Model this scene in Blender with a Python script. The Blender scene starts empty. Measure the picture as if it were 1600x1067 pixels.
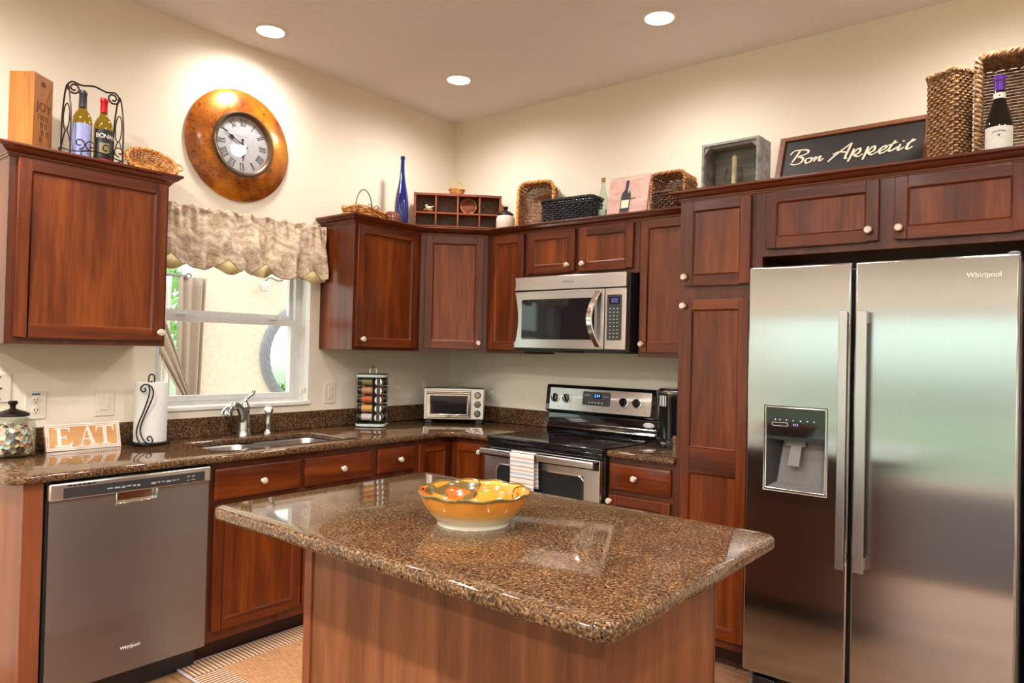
import bpy, bmesh, math, random
from mathutils import Matrix, Vector, Euler
random.seed(7)
PI = math.pi
R = math.radians
S = bpy.context.scene
COL = S.collection

# ------------------------------------------------------------------ camera
cam_data = bpy.data.cameras.new('camera')
cam_data.sensor_fit = 'HORIZONTAL'
cam_data.sensor_width = 36.0
cam_data.lens = 36.0 * 1106.72 / 1600.0
cam_data.clip_start = 0.02
cam_data.clip_end = 200
cam = bpy.data.objects.new('camera', cam_data)
COL.objects.link(cam)
_y, _p, _r = R(38.9254), R(0.7279), R(1.3362)
_f = Vector((-math.sin(_y) * math.cos(_p), math.cos(_y) * math.cos(_p), math.sin(_p)))
_rt = Vector((math.cos(_y), math.sin(_y), 0))
_up = _rt.cross(_f)
_r2 = _rt * math.cos(_r) + _up * math.sin(_r)
_u2 = -_rt * math.sin(_r) + _up * math.cos(_r)
cam.matrix_world = Matrix(((_r2.x, _u2.x, -_f.x, 3.5579), (_r2.y, _u2.y, -_f.y, -3.7001), (_r2.z, _u2.z, -_f.z, 1.3993), (0, 0, 0, 1)))
S.camera = cam

# ------------------------------------------------------------------ render look
S.view_settings.view_transform = 'Standard'
S.view_settings.look = 'None'
S.view_settings.gamma = 1
S.view_settings.use_curve_mapping = False
S.view_settings.exposure = 0.74
S.render.engine = 'CYCLES'
S.cycles.use_denoising = True
S.cycles.max_bounces = 8
S.cycles.diffuse_bounces = 5
S.cycles.glossy_bounces = 4
S.cycles.transmission_bounces = 6
S.cycles.transparent_max_bounces = 8
S.cycles.sample_clamp_indirect = 4.0
S.cycles.caustics_reflective = False
S.cycles.caustics_refractive = False
S.cycles.blur_glossy = 0.5

# ------------------------------------------------------------------ world: pale hazy sky, green towards the horizon
W = bpy.data.worlds.new('sky')
S.world = W
W.use_nodes = True
nt = W.node_tree
nt.nodes.clear()
_o = nt.nodes.new('ShaderNodeOutputWorld')
_b = nt.nodes.new('ShaderNodeBackground')
_tc = nt.nodes.new('ShaderNodeTexCoord')
_sx = nt.nodes.new('ShaderNodeSeparateXYZ')
_cr = nt.nodes.new('ShaderNodeValToRGB')
_mr = nt.nodes.new('ShaderNodeMapRange')
nt.links.new(_tc.outputs['Generated'], _sx.inputs[0])
nt.links.new(_sx.outputs['Z'], _mr.inputs['Value'])
_mr.inputs['From Min'].default_value = -1
_mr.inputs['From Max'].default_value = 1
nt.links.new(_mr.outputs[0], _cr.inputs[0])
_e = _cr.color_ramp.elements
_e[0].position = 0.0; _e[0].color = (0.15, 0.16, 0.13, 1)
_e[1].position = 1.0; _e[1].color = (0.92, 0.97, 1.0, 1)
for pos, c in ((0.48, (0.20, 0.25, 0.18, 1)), (0.51, (0.50, 0.62, 0.52, 1)), (0.58, (0.62, 0.72, 0.65, 1)), (0.68, (0.80, 0.82, 0.80, 1))):
    _n = _cr.color_ramp.elements.new(pos); _n.color = c
nt.links.new(_cr.outputs[0], _b.inputs['Color'])
_b.inputs['Strength'].default_value = 2.6
nt.links.new(_b.outputs[0], _o.inputs[0])

# ------------------------------------------------------------------ light data (daylight portals, ceiling cans)
def portal(name, loc, rot, sx, sy):
    d = bpy.data.lights.new(name, 'AREA'); d.shape = 'RECTANGLE'; d.size = sx; d.size_y = sy
    d.cycles.is_portal = True
    o = bpy.data.objects.new(name, d); o.location = loc; o.rotation_euler = rot; COL.objects.link(o)
portal('daylight_portal', (2.3, -7.32, 0.97), (PI / 2, 0, 0), 4.5, 1.98)
portal('daylight_portal', (-0.21, -1.645, 1.55), (0, -PI / 2, 0), 1.0, 0.95)
portal('daylight_portal', (6.32, -4.6, 1.2), (0, PI / 2, 0), 1.9, 2.8)
CAN_XY = [(0.266, -1.672), (0.611, -0.62), (1.946, -0.63), (3.28, -0.63), (4.7, -1.6), (2.1, -2.15), (3.5, -2.15), (0.85, -3.15),
          (0.7, -4.0), (2.4, -4.0), (4.2, -4.0), (1.2, -5.8), (3.2, -5.8), (5.2, -5.8)]  # first three are seen; the others are unseen, mostly added as fill light
CAN_P = [25, 31, 28, 30, 60, 34, 40, 60, 100, 165, 165, 150, 150, 150]
CAN_COL = (1.0, 0.945, 0.905)
def can_light(x, y, z, w):
    d = bpy.data.lights.new('can_lamp', 'SPOT')
    d.energy = w; d.color = CAN_COL; d.spot_size = R(172); d.spot_blend = 0.9; d.shadow_soft_size = 0.06
    o = bpy.data.objects.new('can_lamp', d); o.location = (x, y, z); COL.objects.link(o)
    return o

# ------------------------------------------------------------------ materials
MATS = {}
def new_mat(name):
    m = bpy.data.materials.new(name); m.use_nodes = True; MATS[name] = m
    return m, m.node_tree, m.node_tree.nodes['Principled BSDF']
def srgb(r, g, b):
    f = lambda c: (c / 255 / 12.92) if c / 255 <= 0.04045 else ((c / 255 + 0.055) / 1.055) ** 2.4
    return (f(r), f(g), f(b), 1)
def N(t, kind, **kw):
    n = t.nodes.new(kind)
    for k, v in kw.items():
        if k in n.inputs.keys(): n.inputs[k].default_value = v
        else: setattr(n, k, v)
    return n
def coords(t, scale=(1, 1, 1), rot=(0, 0, 0), kind='Object'):
    tc = N(t, 'ShaderNodeTexCoord'); mp = N(t, 'ShaderNodeMapping')
    mp.inputs['Scale'].default_value = scale; mp.inputs['Rotation'].default_value = rot
    t.links.new(tc.outputs[kind], mp.inputs['Vector'])
    return mp.outputs[0]
def ramp(t, fac, stops, interp='LINEAR'):
    r = N(t, 'ShaderNodeValToRGB'); r.color_ramp.interpolation = interp
    e = r.color_ramp.elements
    e[0].position, e[0].color = stops[0]; e[1].position, e[1].color = stops[-1]
    for p, c in stops[1:-1]:
        k = e.new(p); k.color = c
    t.links.new(fac, r.inputs[0])
    return r.outputs[0]
def bump(t, b, height, strength, dist=0.002):
    n = N(t, 'ShaderNodeBump', Strength=strength, Distance=dist)
    t.links.new(height, n.inputs['Height']); t.links.new(n.outputs[0], b.inputs['Normal'])
def plain(name, col, rough=0.5, metal=0.0, coat=0.0, noise=None, **kw):
    m, t, b = new_mat(name)
    b.inputs['Base Color'].default_value = col
    b.inputs['Roughness'].default_value = rough
    b.inputs['Metallic'].default_value = metal
    b.inputs['Coat Weight'].default_value = coat
    b.inputs['Coat Roughness'].default_value = 0.08
    for k, v in kw.items(): b.inputs[k.replace('_', ' ')].default_value = v
    sc, st = noise or (60, 0.06)
    nz = N(t, 'ShaderNodeTexNoise', Scale=sc, Detail=3.0); t.links.new(coords(t), nz.inputs['Vector'])
    bump(t, b, nz.outputs['Fac'], st, 0.001)
    mx = ramp(t, nz.outputs['Fac'], [(0.3, tuple(c * 0.94 for c in col[:3]) + (1,)), (0.7, tuple(min(1, c * 1.05) for c in col[:3]) + (1,))])
    t.links.new(mx, b.inputs['Base Color'])
    return m
def wood(name, dark, mid, light, axis='z', rough=0.32, coat=0.25, scale=1.0):
    m, t, b = new_mat(name)
    sc = {'z': (9, 9, 0.7), 'x': (0.7, 9, 9), 'y': (9, 0.7, 9)}[axis]
    sc = tuple(s * scale for s in sc)
    oi = N(t, 'ShaderNodeObjectInfo')
    tc = N(t, 'ShaderNodeTexCoord'); add = N(t, 'ShaderNodeVectorMath', operation='ADD')
    mul = N(t, 'ShaderNodeVectorMath', operation='SCALE'); mul.inputs['Scale'].default_value = 7.0
    cmb = N(t, 'ShaderNodeCombineXYZ')
    for i in range(3): t.links.new(oi.outputs['Random'], cmb.inputs[i])
    t.links.new(cmb.outputs[0], mul.inputs[0]); t.links.new(tc.outputs['Object'], add.inputs[0]); t.links.new(mul.outputs[0], add.inputs[1])
    mp = N(t, 'ShaderNodeMapping'); mp.inputs['Scale'].default_value = sc; t.links.new(add.outputs[0], mp.inputs['Vector'])
    n1 = N(t, 'ShaderNodeTexNoise', Scale=1.2, Detail=5.0, Roughness=0.55, Distortion=0.6); t.links.new(mp.outputs[0], n1.inputs['Vector'])
    n2 = N(t, 'ShaderNodeTexNoise', Scale=9.0, Detail=3.0, Roughness=0.6); t.links.new(mp.outputs[0], n2.inputs['Vector'])
    mixf = N(t, 'ShaderNodeMath', operation='MULTIPLY_ADD'); mixf.inputs[1].default_value = 0.28
    t.links.new(n2.outputs['Fac'], mixf.inputs[0])
    s1 = N(t, 'ShaderNodeMath', operation='MULTIPLY'); s1.inputs[1].default_value = 0.78
    t.links.new(n1.outputs['Fac'], s1.inputs[0]); t.links.new(s1.outputs[0], mixf.inputs[2])
    col = ramp(t, mixf.outputs[0], [(0.36, dark), (0.52, mid), (0.70, light)])
    t.links.new(col, b.inputs['Base Color'])
    b.inputs['Roughness'].default_value = rough
    b.inputs['Coat Weight'].default_value = coat * 0.5; b.inputs['Coat Roughness'].default_value = 0.16; b.inputs['Specular IOR Level'].default_value = 0.38
    bump(t, b, n2.outputs['Fac'], 0.05, 0.001)
    return m
CH = (srgb(62, 21, 3), srgb(94, 37, 6), srgb(124, 58, 14))
wood('cherry_v', *CH, 'z'); wood('cherry_h', *CH, 'x')
wood('cherry_panel', srgb(62, 23, 4), srgb(100, 42, 8), srgb(136, 67, 17), 'z')
wood('cherry_frame', srgb(66, 28, 14), srgb(84, 38, 20), srgb(102, 50, 28), 'z')
wood('cherry_crown', srgb(72, 28, 12), srgb(98, 42, 18), srgb(120, 56, 26), 'x', 0.28, 0.4)
wood('island_wood', srgb(90, 50, 27), srgb(114, 66, 38), srgb(134, 82, 49), 'z', 0.42, 0.1, 1.5)
wood('island_edge', srgb(104, 54, 30), srgb(124, 66, 38), srgb(140, 78, 46), 'z', 0.4, 0.15)
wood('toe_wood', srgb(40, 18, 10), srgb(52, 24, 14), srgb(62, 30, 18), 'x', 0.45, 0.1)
wood('pine', srgb(140, 82, 24), srgb(172, 108, 36), srgb(192, 130, 58), 'z', 0.5, 0.05, 1.2)
wood('rack_wood', srgb(110, 52, 30), srgb(136, 70, 42), srgb(156, 88, 54), 'x', 0.5, 0.05)
wood('grey_wood', srgb(92, 90, 88), srgb(130, 128, 124), srgb(168, 164, 156), 'x', 0.7, 0.0, 2.0)
wood('sign_wood', srgb(92, 54, 34), srgb(122, 76, 50), srgb(146, 98, 68), 'x', 0.5, 0.0)
wood('eat_wood', srgb(196, 138, 84), srgb(218, 162, 104), srgb(232, 182, 126), 'x', 0.55, 0.0)

def granite(name, rough=0.06, sc=1.0):
    m, t, b = new_mat(name)
    v = coords(t)
    n1 = N(t, 'ShaderNodeTexNoise', Scale=115.0 * sc, Detail=5.0, Roughness=0.75, Distortion=0.3); t.links.new(v, n1.inputs['Vector'])
    base = ramp(t, n1.outputs['Fac'], [(0.30, srgb(26, 19, 15)), (0.42, srgb(64, 46, 32)), (0.50, srgb(96, 70, 47)), (0.58, srgb(128, 99, 70)), (0.70, srgb(176, 154, 124))])
    n2 = N(t, 'ShaderNodeTexNoise', Scale=9.0 * sc, Detail=2.0); t.links.new(v, n2.inputs['Vector'])
    tint = ramp(t, n2.outputs['Fac'], [(0.35, (0.72, 0.68, 0.66, 1)), (0.65, (1.0, 0.93, 0.86, 1))])
    vo = N(t, 'ShaderNodeTexVoronoi', Scale=210.0 * sc); t.links.new(v, vo.inputs['Vector'])
    sep = N(t, 'ShaderNodeSeparateColor'); t.links.new(vo.outputs['Color'], sep.inputs[0])
    dk = ramp(t, sep.outputs[0], [(0.10, (0.25, 0.22, 0.20, 1)), (0.18, (1, 1, 1, 1)), (0.84, (1, 1, 1, 1)), (0.93, (1.4, 1.45, 1.45, 1))])
    m1 = N(t, 'ShaderNodeMix', data_type='RGBA', blend_type='MULTIPLY'); m1.inputs[0].default_value = 1
    t.links.new(base, m1.inputs[6]); t.links.new(tint, m1.inputs[7])
    m2 = N(t, 'ShaderNodeMix', data_type='RGBA', blend_type='MULTIPLY'); m2.inputs[0].default_value = 1
    t.links.new(m1.outputs[2], m2.inputs[6]); t.links.new(dk, m2.inputs[7])
    t.links.new(m2.outputs[2], b.inputs['Base Color'])
    b.inputs['Roughness'].default_value = rough
    b.inputs['IOR'].default_value = 1.47
    return m
granite('granite', 0.05, 1.2)
granite('granite_splash', 0.12, 1.1)

def steel(name, col=(0.62, 0.60, 0.58, 1), rough=0.30, aniso=0.85, rot=0.0, grain='z'):
    m, t, b = new_mat(name)
    b.inputs['Metallic'].default_value = 1.0
    b.inputs['Anisotropic'].default_value = aniso
    b.inputs['Anisotropic Rotation'].default_value = rot
    tg = N(t, 'ShaderNodeTangent', direction_type='RADIAL', axis='Z'); t.links.new(tg.outputs[0], b.inputs['Tangent'])
    s = {'z': (260, 260, 2.5), 'x': (2.5, 260, 260)}[grain]
    n = N(t, 'ShaderNodeTexNoise', Scale=1.0, Detail=2.0); t.links.new(coords(t, s), n.inputs['Vector'])
    c = ramp(t, n.outputs['Fac'], [(0.3, tuple(x * 0.985 for x in col[:3]) + (1,)), (0.7, tuple(min(1, x * 1.01) for x in col[:3]) + (1,))])
    t.links.new(c, b.inputs['Base Color'])
    b.inputs['Roughness'].default_value = rough
    return m
steel('steel_handle', (0.50, 0.475, 0.47, 1), 0.32, 0.0, 0.0)
steel('steel_fridge', (0.46, 0.46, 0.47, 1), 0.15, 0.93, 0.0)
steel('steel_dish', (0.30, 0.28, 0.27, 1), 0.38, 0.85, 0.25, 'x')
steel('steel_range', (0.66, 0.64, 0.62, 1), 0.30, 0.8, 0.25, 'x')
plain('cap_silver', (0.72, 0.71, 0.70, 1), 0.38, 0.7)
plain('chrome', (0.75, 0.74, 0.72, 1), 0.12, 1.0)
plain('sink_steel', (0.55, 0.53, 0.50, 1), 0.28, 1.0)
plain('nickel', (0.46, 0.44, 0.42, 1), 0.2, 1.0)
plain('knob_ceramic', srgb(226, 208, 190), 0.25, 0.35, 0.4)
plain('black_gloss', (0.006, 0.006, 0.007, 1), 0.06, 0.0, 0.5)
plain('black_plastic', (0.012, 0.012, 0.013, 1), 0.35)
plain('dark_plastic', (0.03, 0.03, 0.032, 1), 0.4)
plain('grey_plastic', (0.16, 0.15, 0.145, 1), 0.4)
plain('dark_glass', (0.012, 0.012, 0.014, 1), 0.04, 0.0, 0.3)
plain('oven_window', (0.02, 0.022, 0.022, 1), 0.05)
plain('mark_grey', (0.35, 0.35, 0.36, 1), 0.4)
plain('mark_white', (0.85, 0.85, 0.85, 1), 0.4)
plain('white_paint', srgb(236, 232, 226), 0.35)
plain('vinyl', srgb(214, 214, 212), 0.35)
plain('white_plastic', srgb(228, 220, 206), 0.3)
plain('slot_dark', srgb(60, 50, 44), 0.5)
plain('label_blue', srgb(70, 110, 160), 0.4)
plain('iron', srgb(44, 32, 28), 0.42, 0.6)
plain('bronze', srgb(112, 92, 76), 0.35, 0.8)
plain('iron_black', srgb(22, 19, 18), 0.4, 0.3)
plain('paper', srgb(238, 236, 232), 0.85, noise=(220, 0.5))
plain('cork', srgb(168, 116, 74), 0.8)
plain('foil_red', srgb(206, 24, 30), 0.3, 0.2)
plain('foil_grey', srgb(66, 70, 76), 0.35, 0.3)
plain('foil_purple', srgb(86, 34, 150), 0.3, 0.2)
plain('label_lilac', srgb(160, 168, 222), 0.6)
plain('label_dark', srgb(34, 26, 40), 0.5)
plain('label_olive', srgb(140, 132, 84), 0.5)
plain('label_red', srgb(176, 44, 40), 0.5)
plain('label_cream', srgb(228, 228, 220), 0.6)
plain('ink_purple', srgb(70, 50, 120), 0.6)
plain('sign_black', srgb(40, 36, 34), 0.6, noise=(40, 0.1))
plain('letter_cream', srgb(232, 218, 194), 0.6)
plain('letter_white', srgb(244, 234, 224), 0.6)
plain('burnt', srgb(84, 40, 14), 0.7)
plain('clock_face', srgb(204, 202, 206), 0.5)
plain('bezel', srgb(104, 88, 72), 0.3, 0.7)
plain('hand_black', srgb(22, 20, 22), 0.4)
plain('candle_wax', srgb(246, 226, 186), 0.5, Subsurface_Weight=0.2)
plain('coffee_black', (0.008, 0.008, 0.009, 1), 0.10, 0.0, 0.4)
plain('tooth_grey', srgb(198, 206, 200), 0.25)
plain('canvas_edge', srgb(222, 196, 184), 0.7)
plain('patio', srgb(214, 204, 190), 0.8)
plain('lawn', srgb(128, 146, 112), 0.9, noise=(8, 0.5))
plain('leaf', srgb(120, 168, 92), 0.6)
plain('bark', srgb(110, 88, 66), 0.9)
plain('drape', srgb(158, 140, 126), 0.85, noise=(200, 0.3))
plain('sheer', srgb(238, 234, 230), 0.8)
plain('post_grey', srgb(196, 194, 188), 0.6)
plain('shellwhite', srgb(214, 200, 182), 0.35)
for nm, c in (('spice_olive', (120, 112, 66)), ('spice_tan', (176, 120, 76)), ('spice_rust', (176, 84, 36)), ('spice_gold', (200, 150, 78)), ('spice_pale', (190, 182, 178)), ('spice_green', (88, 96, 52))):
    plain(nm, srgb(*c), 0.5, noise=(500, 0.5))

def emit(name, col, s):
    m, t, b = new_mat(name)
    b.inputs['Base Color'].default_value = (0, 0, 0, 1)
    b.inputs['Emission Color'].default_value = col; b.inputs['Emission Strength'].default_value = s
    return m
emit('lamp_lens', (1.0, 0.93, 0.82, 1), 9.0)
emit('blue_digits', (0.12, 0.35, 1.0, 1), 1.6)
emit('violet_display', (0.10, 0.06, 0.30, 1), 0.5)
emit('blue_led', (0.3, 0.5, 1.0, 1), 1.2)

def glass(name, col=(1, 1, 1, 1), rough=0.0, ior=1.45, thin=False):
    m, t, b = new_mat(name)
    b.inputs['Base Color'].default_value = col; b.inputs['Roughness'].default_value = rough
    b.inputs['Transmission Weight'].default_value = 1.0; b.inputs['IOR'].default_value = ior
    return m
def pane_mat(name, gloss, tint=(1, 1, 1, 1)):
    # a flat sheet of glass: lets light straight through, mirrors a little by its angle
    m = bpy.data.materials.new(name); m.use_nodes = True; MATS[name] = m
    t = m.node_tree; t.nodes.clear()
    o = N(t, 'ShaderNodeOutputMaterial'); mx = N(t, 'ShaderNodeMixShader'); tr = N(t, 'ShaderNodeBsdfTransparent'); gl = N(t, 'ShaderNodeBsdfGlossy', Roughness=0.0)
    tr.inputs['Color'].default_value = tint
    lw = N(t, 'ShaderNodeLayerWeight', Blend=0.5); pw = N(t, 'ShaderNodeMath', operation='POWER'); pw.inputs[1].default_value = 5.0
    ma = N(t, 'ShaderNodeMath', operation='MULTIPLY_ADD'); ma.inputs[1].default_value = 0.9; ma.inputs[2].default_value = gloss
    t.links.new(lw.outputs['Facing'], pw.inputs[0]); t.links.new(pw.outputs[0], ma.inputs[0])
    t.links.new(ma.outputs[0], mx.inputs[0]); t.links.new(tr.outputs[0], mx.inputs[1]); t.links.new(gl.outputs[0], mx.inputs[2]); t.links.new(mx.outputs[0], o.inputs[0])
    return m
pane_mat('pane', 0.045, (0.97, 0.98, 0.98, 1))
pane_mat('bottle_olive', 0.06, (0.62, 0.52, 0.10, 1))
pane_mat('bottle_green', 0.06, (0.10, 0.11, 0.04, 1))
pane_mat('bottle_clear', 0.07, (0.86, 0.93, 0.89, 1))
pane_mat('jar_glass', 0.06, (0.93, 0.95, 0.92, 1))
plain('blue_glass', (0.002, 0.010, 0.13, 1), 0.05, 0.0, 0.6)

# painted walls: flat warm beige with orange-peel texture
def paint(name, col, sc, st, dist):
    m, t, b = new_mat(name)
    v = coords(t)
    n = N(t, 'ShaderNodeTexNoise', Scale=sc, Detail=2.5, Roughness=0.55); t.links.new(v, n.inputs['Vector'])
    n2 = N(t, 'ShaderNodeTexNoise', Scale=1.3, Detail=1.0); t.links.new(v, n2.inputs['Vector'])
    c = ramp(t, n2.outputs['Fac'], [(0.3, tuple(x * 0.98 for x in col[:3]) + (1,)), (0.7, col)])
    t.links.new(c, b.inputs['Base Color']); b.inputs['Roughness'].default_value = 0.62
    b.inputs['Specular IOR Level'].default_value = 0.3
    bump(t, b, n.outputs['Fac'], st, dist)
paint('wall_paint', srgb(238, 228, 209), 110, 0.12, 0.002)
def knockdown(name, col):
    m, t, b = new_mat(name)
    n = N(t, 'ShaderNodeTexNoise', Scale=42.0, Detail=3.0, Roughness=0.6, Distortion=0.5); t.links.new(coords(t), n.inputs['Vector'])
    h = ramp(t, n.outputs['Fac'], [(0.45, (0, 0, 0, 1)), (0.56, (1, 1, 1, 1))])
    b.inputs['Base Color'].default_value = col; b.inputs['Roughness'].default_value = 0.8
    bump(t, b, h, 0.35, 0.004)
knockdown('ceiling_paint', srgb(242, 241, 244))
def stucco(name, col):
    m, t, b = new_mat(name)
    n = N(t, 'ShaderNodeTexNoise', Scale=26.0, Detail=4.0); t.links.new(coords(t), n.inputs['Vector'])
    c = ramp(t, n.outputs['Fac'], [(0.4, tuple(x * 0.9 for x in col[:3]) + (1,)), (0.6, col)])
    t.links.new(c, b.inputs['Base Color']); b.inputs['Roughness'].default_value = 0.9
    bump(t, b, n.outputs['Fac'], 0.6, 0.01)
stucco('stucco', srgb(212, 198, 180))
def planks():
    m, t, b = new_mat('floor_tile')
    v = coords(t)
    br = N(t, 'ShaderNodeTexBrick'); t.links.new(v, br.inputs['Vector'])
    br.inputs['Scale'].default_value = 1.0; br.inputs['Brick Width'].default_value = 0.9; br.inputs['Row Height'].default_value = 0.15
    br.inputs['Mortar Size'].default_value = 0.003; br.offset = 0.37
    br.inputs['Color1'].default_value = srgb(172, 130, 96); br.inputs['Color2'].default_value = srgb(152, 110, 78); br.inputs['Mortar'].default_value = srgb(120, 88, 64)
    n = N(t, 'ShaderNodeTexNoise', Scale=5.0, Detail=6.0, Roughness=0.65, Distortion=0.8); t.links.new(coords(t, (0.7, 5, 5)), n.inputs['Vector'])
    g = ramp(t, n.outputs['Fac'], [(0.3, (0.62, 0.58, 0.54, 1)), (0.7, (1.1, 1.08, 1.05, 1))])
    mx = N(t, 'ShaderNodeMix', data_type='RGBA', blend_type='MULTIPLY'); mx.inputs[0].default_value = 1
    t.links.new(br.outputs['Color'], mx.inputs[6]); t.links.new(g, mx.inputs[7]); t.links.new(mx.outputs[2], b.inputs['Base Color'])
    b.inputs['Roughness'].default_value = 0.35
    bump(t, b, n.outputs['Fac'], 0.1, 0.002)
planks()
def wicker(name, c1, c2, c3):
    m, t, b = new_mat(name)
    n = N(t, 'ShaderNodeTexNoise', Scale=55.0, Detail=4.0, Roughness=0.7); t.links.new(coords(t), n.inputs['Vector'])
    t.links.new(ramp(t, n.outputs['Fac'], [(0.35, c1), (0.5, c2), (0.66, c3)]), b.inputs['Base Color'])
    b.inputs['Roughness'].default_value = 0.6
    bump(t, b, n.outputs['Fac'], 0.4, 0.003)
wicker('wicker_gold', srgb(150, 92, 36), srgb(214, 152, 76), srgb(238, 192, 118))
wicker('wicker_brown', srgb(74, 44, 22), srgb(146, 94, 48), srgb(202, 148, 86))
wicker('seagrass', srgb(84, 56, 34), srgb(146, 108, 70), srgb(190, 152, 108))
wicker('wicker_dark', srgb(30, 18, 12), srgb(78, 46, 28), srgb(122, 78, 48))
wicker('wicker_black', srgb(8, 8, 10), srgb(20, 20, 24), srgb(40, 40, 46))
wicker('wicker_red', srgb(76, 30, 16), srgb(124, 58, 30), srgb(160, 88, 48))
wicker('vine', srgb(110, 66, 26), srgb(204, 138, 62), srgb(236, 184, 104))
wicker('dark_back', srgb(70, 50, 38), srgb(104, 78, 62), srgb(126, 98, 78))

def gold_disc():
    m, t, b = new_mat('clock_gold')
    v = coords(t)
    n = N(t, 'ShaderNodeTexNoise', Scale=6.0, Detail=6.0, Roughness=0.65); t.links.new(v, n.inputs['Vector'])
    w = N(t, 'ShaderNodeTexWave', wave_type='RINGS', rings_direction='X', Scale=24.0, Distortion=3.0, Detail=3.0); t.links.new(v, w.inputs['Vector'])
    a = N(t, 'ShaderNodeMath', operation='MULTIPLY_ADD'); a.inputs[1].default_value = 0.03; t.links.new(w.outputs['Fac'], a.inputs[0]); t.links.new(n.outputs['Fac'], a.inputs[2])
    c = ramp(t, a.outputs[0], [(0.32, srgb(96, 44, 10)), (0.46, srgb(158, 84, 16)), (0.58, srgb(200, 118, 24)), (0.72, srgb(222, 146, 40))])
    vo = N(t, 'ShaderNodeTexNoise', Scale=70.0, Detail=2.0); t.links.new(v, vo.inputs['Vector'])
    sp = ramp(t, vo.outputs['Fac'], [(0.30, (0.15, 0.08, 0.05, 1)), (0.36, (1, 1, 1, 1))])
    mx = N(t, 'ShaderNodeMix', data_type='RGBA', blend_type='MULTIPLY'); mx.inputs[0].default_value = 1
    t.links.new(c, mx.inputs[6]); t.links.new(sp, mx.inputs[7]); t.links.new(mx.outputs[2], b.inputs['Base Color'])
    b.inputs['Metallic'].default_value = 0.35; b.inputs['Roughness'].default_value = 0.28; b.inputs['Coat Weight'].default_value = 0.5; b.inputs['Coat Roughness'].default_value = 0.12
gold_disc()
def damask():
    m, t, b = new_mat('valance_fabric')
    v = coords(t, (1, 1, 1))
    w1 = N(t, 'ShaderNodeTexWave', wave_type='RINGS', rings_direction='SPHERICAL', Scale=6.0, Distortion=9.0, Detail=2.0); w1.inputs['Detail Scale'].default_value = 2.2
    t.links.new(v, w1.inputs['Vector'])
    n = N(t, 'ShaderNodeTexNoise', Scale=14.0, Detail=4.0, Distortion=1.6); t.links.new(v, n.inputs['Vector'])
    a = N(t, 'ShaderNodeMath', operation='MULTIPLY_ADD'); a.inputs[1].default_value = 0.35; t.links.new(w1.outputs['Fac'], a.inputs[0]); t.links.new(n.outputs['Fac'], a.inputs[2])
    c = ramp(t, a.outputs[0], [(0.42, srgb(168, 146, 126)), (0.56, srgb(198, 176, 150)), (0.64, srgb(222, 202, 172)), (0.72, srgb(184, 158, 140)), (0.85, srgb(228, 208, 176))])
    t.links.new(c, b.inputs['Base Color']); b.inputs['Roughness'].default_value = 0.7; b.inputs['Sheen Weight'].default_value = 0.3
    bump(t, b, n.outputs['Fac'], 0.3, 0.003)
damask()
plain('valance_lining', srgb(226, 204, 150), 0.7)
plain('valance_trim', srgb(120, 108, 96), 0.8)
def bowl_paint():
    m, t, b = new_mat('bowl_glaze')
    tc = N(t, 'ShaderNodeTexCoord'); sx = N(t, 'ShaderNodeSeparateXYZ'); t.links.new(tc.outputs['Object'], sx.inputs[0])
    nz = N(t, 'ShaderNodeTexNoise', Scale=3.0, Detail=4.0); t.links.new(coords(t, (1, 1, 14)), nz.inputs['Vector'])
    zz = N(t, 'ShaderNodeMath', operation='MULTIPLY_ADD'); zz.inputs[1].default_value = 0.012
    t.links.new(nz.outputs['Fac'], zz.inputs[0]); t.links.new(sx.outputs['Z'], zz.inputs[2])
    mr = N(t, 'ShaderNodeMapRange'); mr.inputs['From Max'].default_value = 0.1; t.links.new(zz.outputs[0], mr.inputs['Value'])
    c = ramp(t, mr.outputs[0], [(0.0, srgb(236, 232, 218)), (0.30, srgb(236, 226, 194)), (0.42, srgb(228, 178, 100)), (0.6, srgb(220, 148, 62)), (0.88, srgb(214, 136, 52)), (0.95, srgb(118, 96, 52))])
    t.links.new(c, b.inputs['Base Color']); b.inputs['Roughness'].default_value = 0.12; b.inputs['Coat Weight'].default_value = 0.5
    bump(t, b, nz.outputs['Fac'], 0.15, 0.002)
    m, t, b = new_mat('bowl_inside')
    n1 = N(t, 'ShaderNodeTexNoise', Scale=4.0, Detail=5.0); t.links.new(coords(t, (1, 1, 10)), n1.inputs['Vector'])
    base = ramp(t, n1.outputs['Fac'], [(0.35, srgb(212, 116, 30)), (0.55, srgb(224, 144, 52)), (0.7, srgb(234, 174, 88))])
    t.links.new(base, b.inputs['Base Color']); b.inputs['Roughness'].default_value = 0.12; b.inputs['Coat Weight'].default_value = 0.5
bowl_paint()
plain('bowl_green', srgb(98, 88, 46), 0.15, 0.0, 0.5)
plain('bowl_orange', srgb(226, 96, 30), 0.15, 0.0, 0.5)
plain('bowl_brown', srgb(60, 22, 10), 0.15, 0.0, 0.5)
def rug_mat():
    m, t, b = new_mat('rug_center')
    n = N(t, 'ShaderNodeTexNoise', Scale=3.0, Detail=6.0, Roughness=0.75); t.links.new(coords(t, (8, 60, 8)), n.inputs['Vector'])
    t.links.new(ramp(t, n.outputs['Fac'], [(0.35, srgb(150, 100, 62)), (0.65, srgb(206, 154, 106))]), b.inputs['Base Color']); b.inputs['Roughness'].default_value = 0.95
    bump(t, b, n.outputs['Fac'], 0.6, 0.004)
rug_mat()
plain('rug_light', srgb(220, 184, 150), 0.95, noise=(300, 0.6)); plain('rug_dark', srgb(120, 84, 60), 0.95, noise=(300, 0.6)); plain('rug_edge', srgb(176, 170, 176), 0.9)
plain('rug_taupe', srgb(58, 50, 47), 0.95, noise=(90, 0.5))
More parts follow.
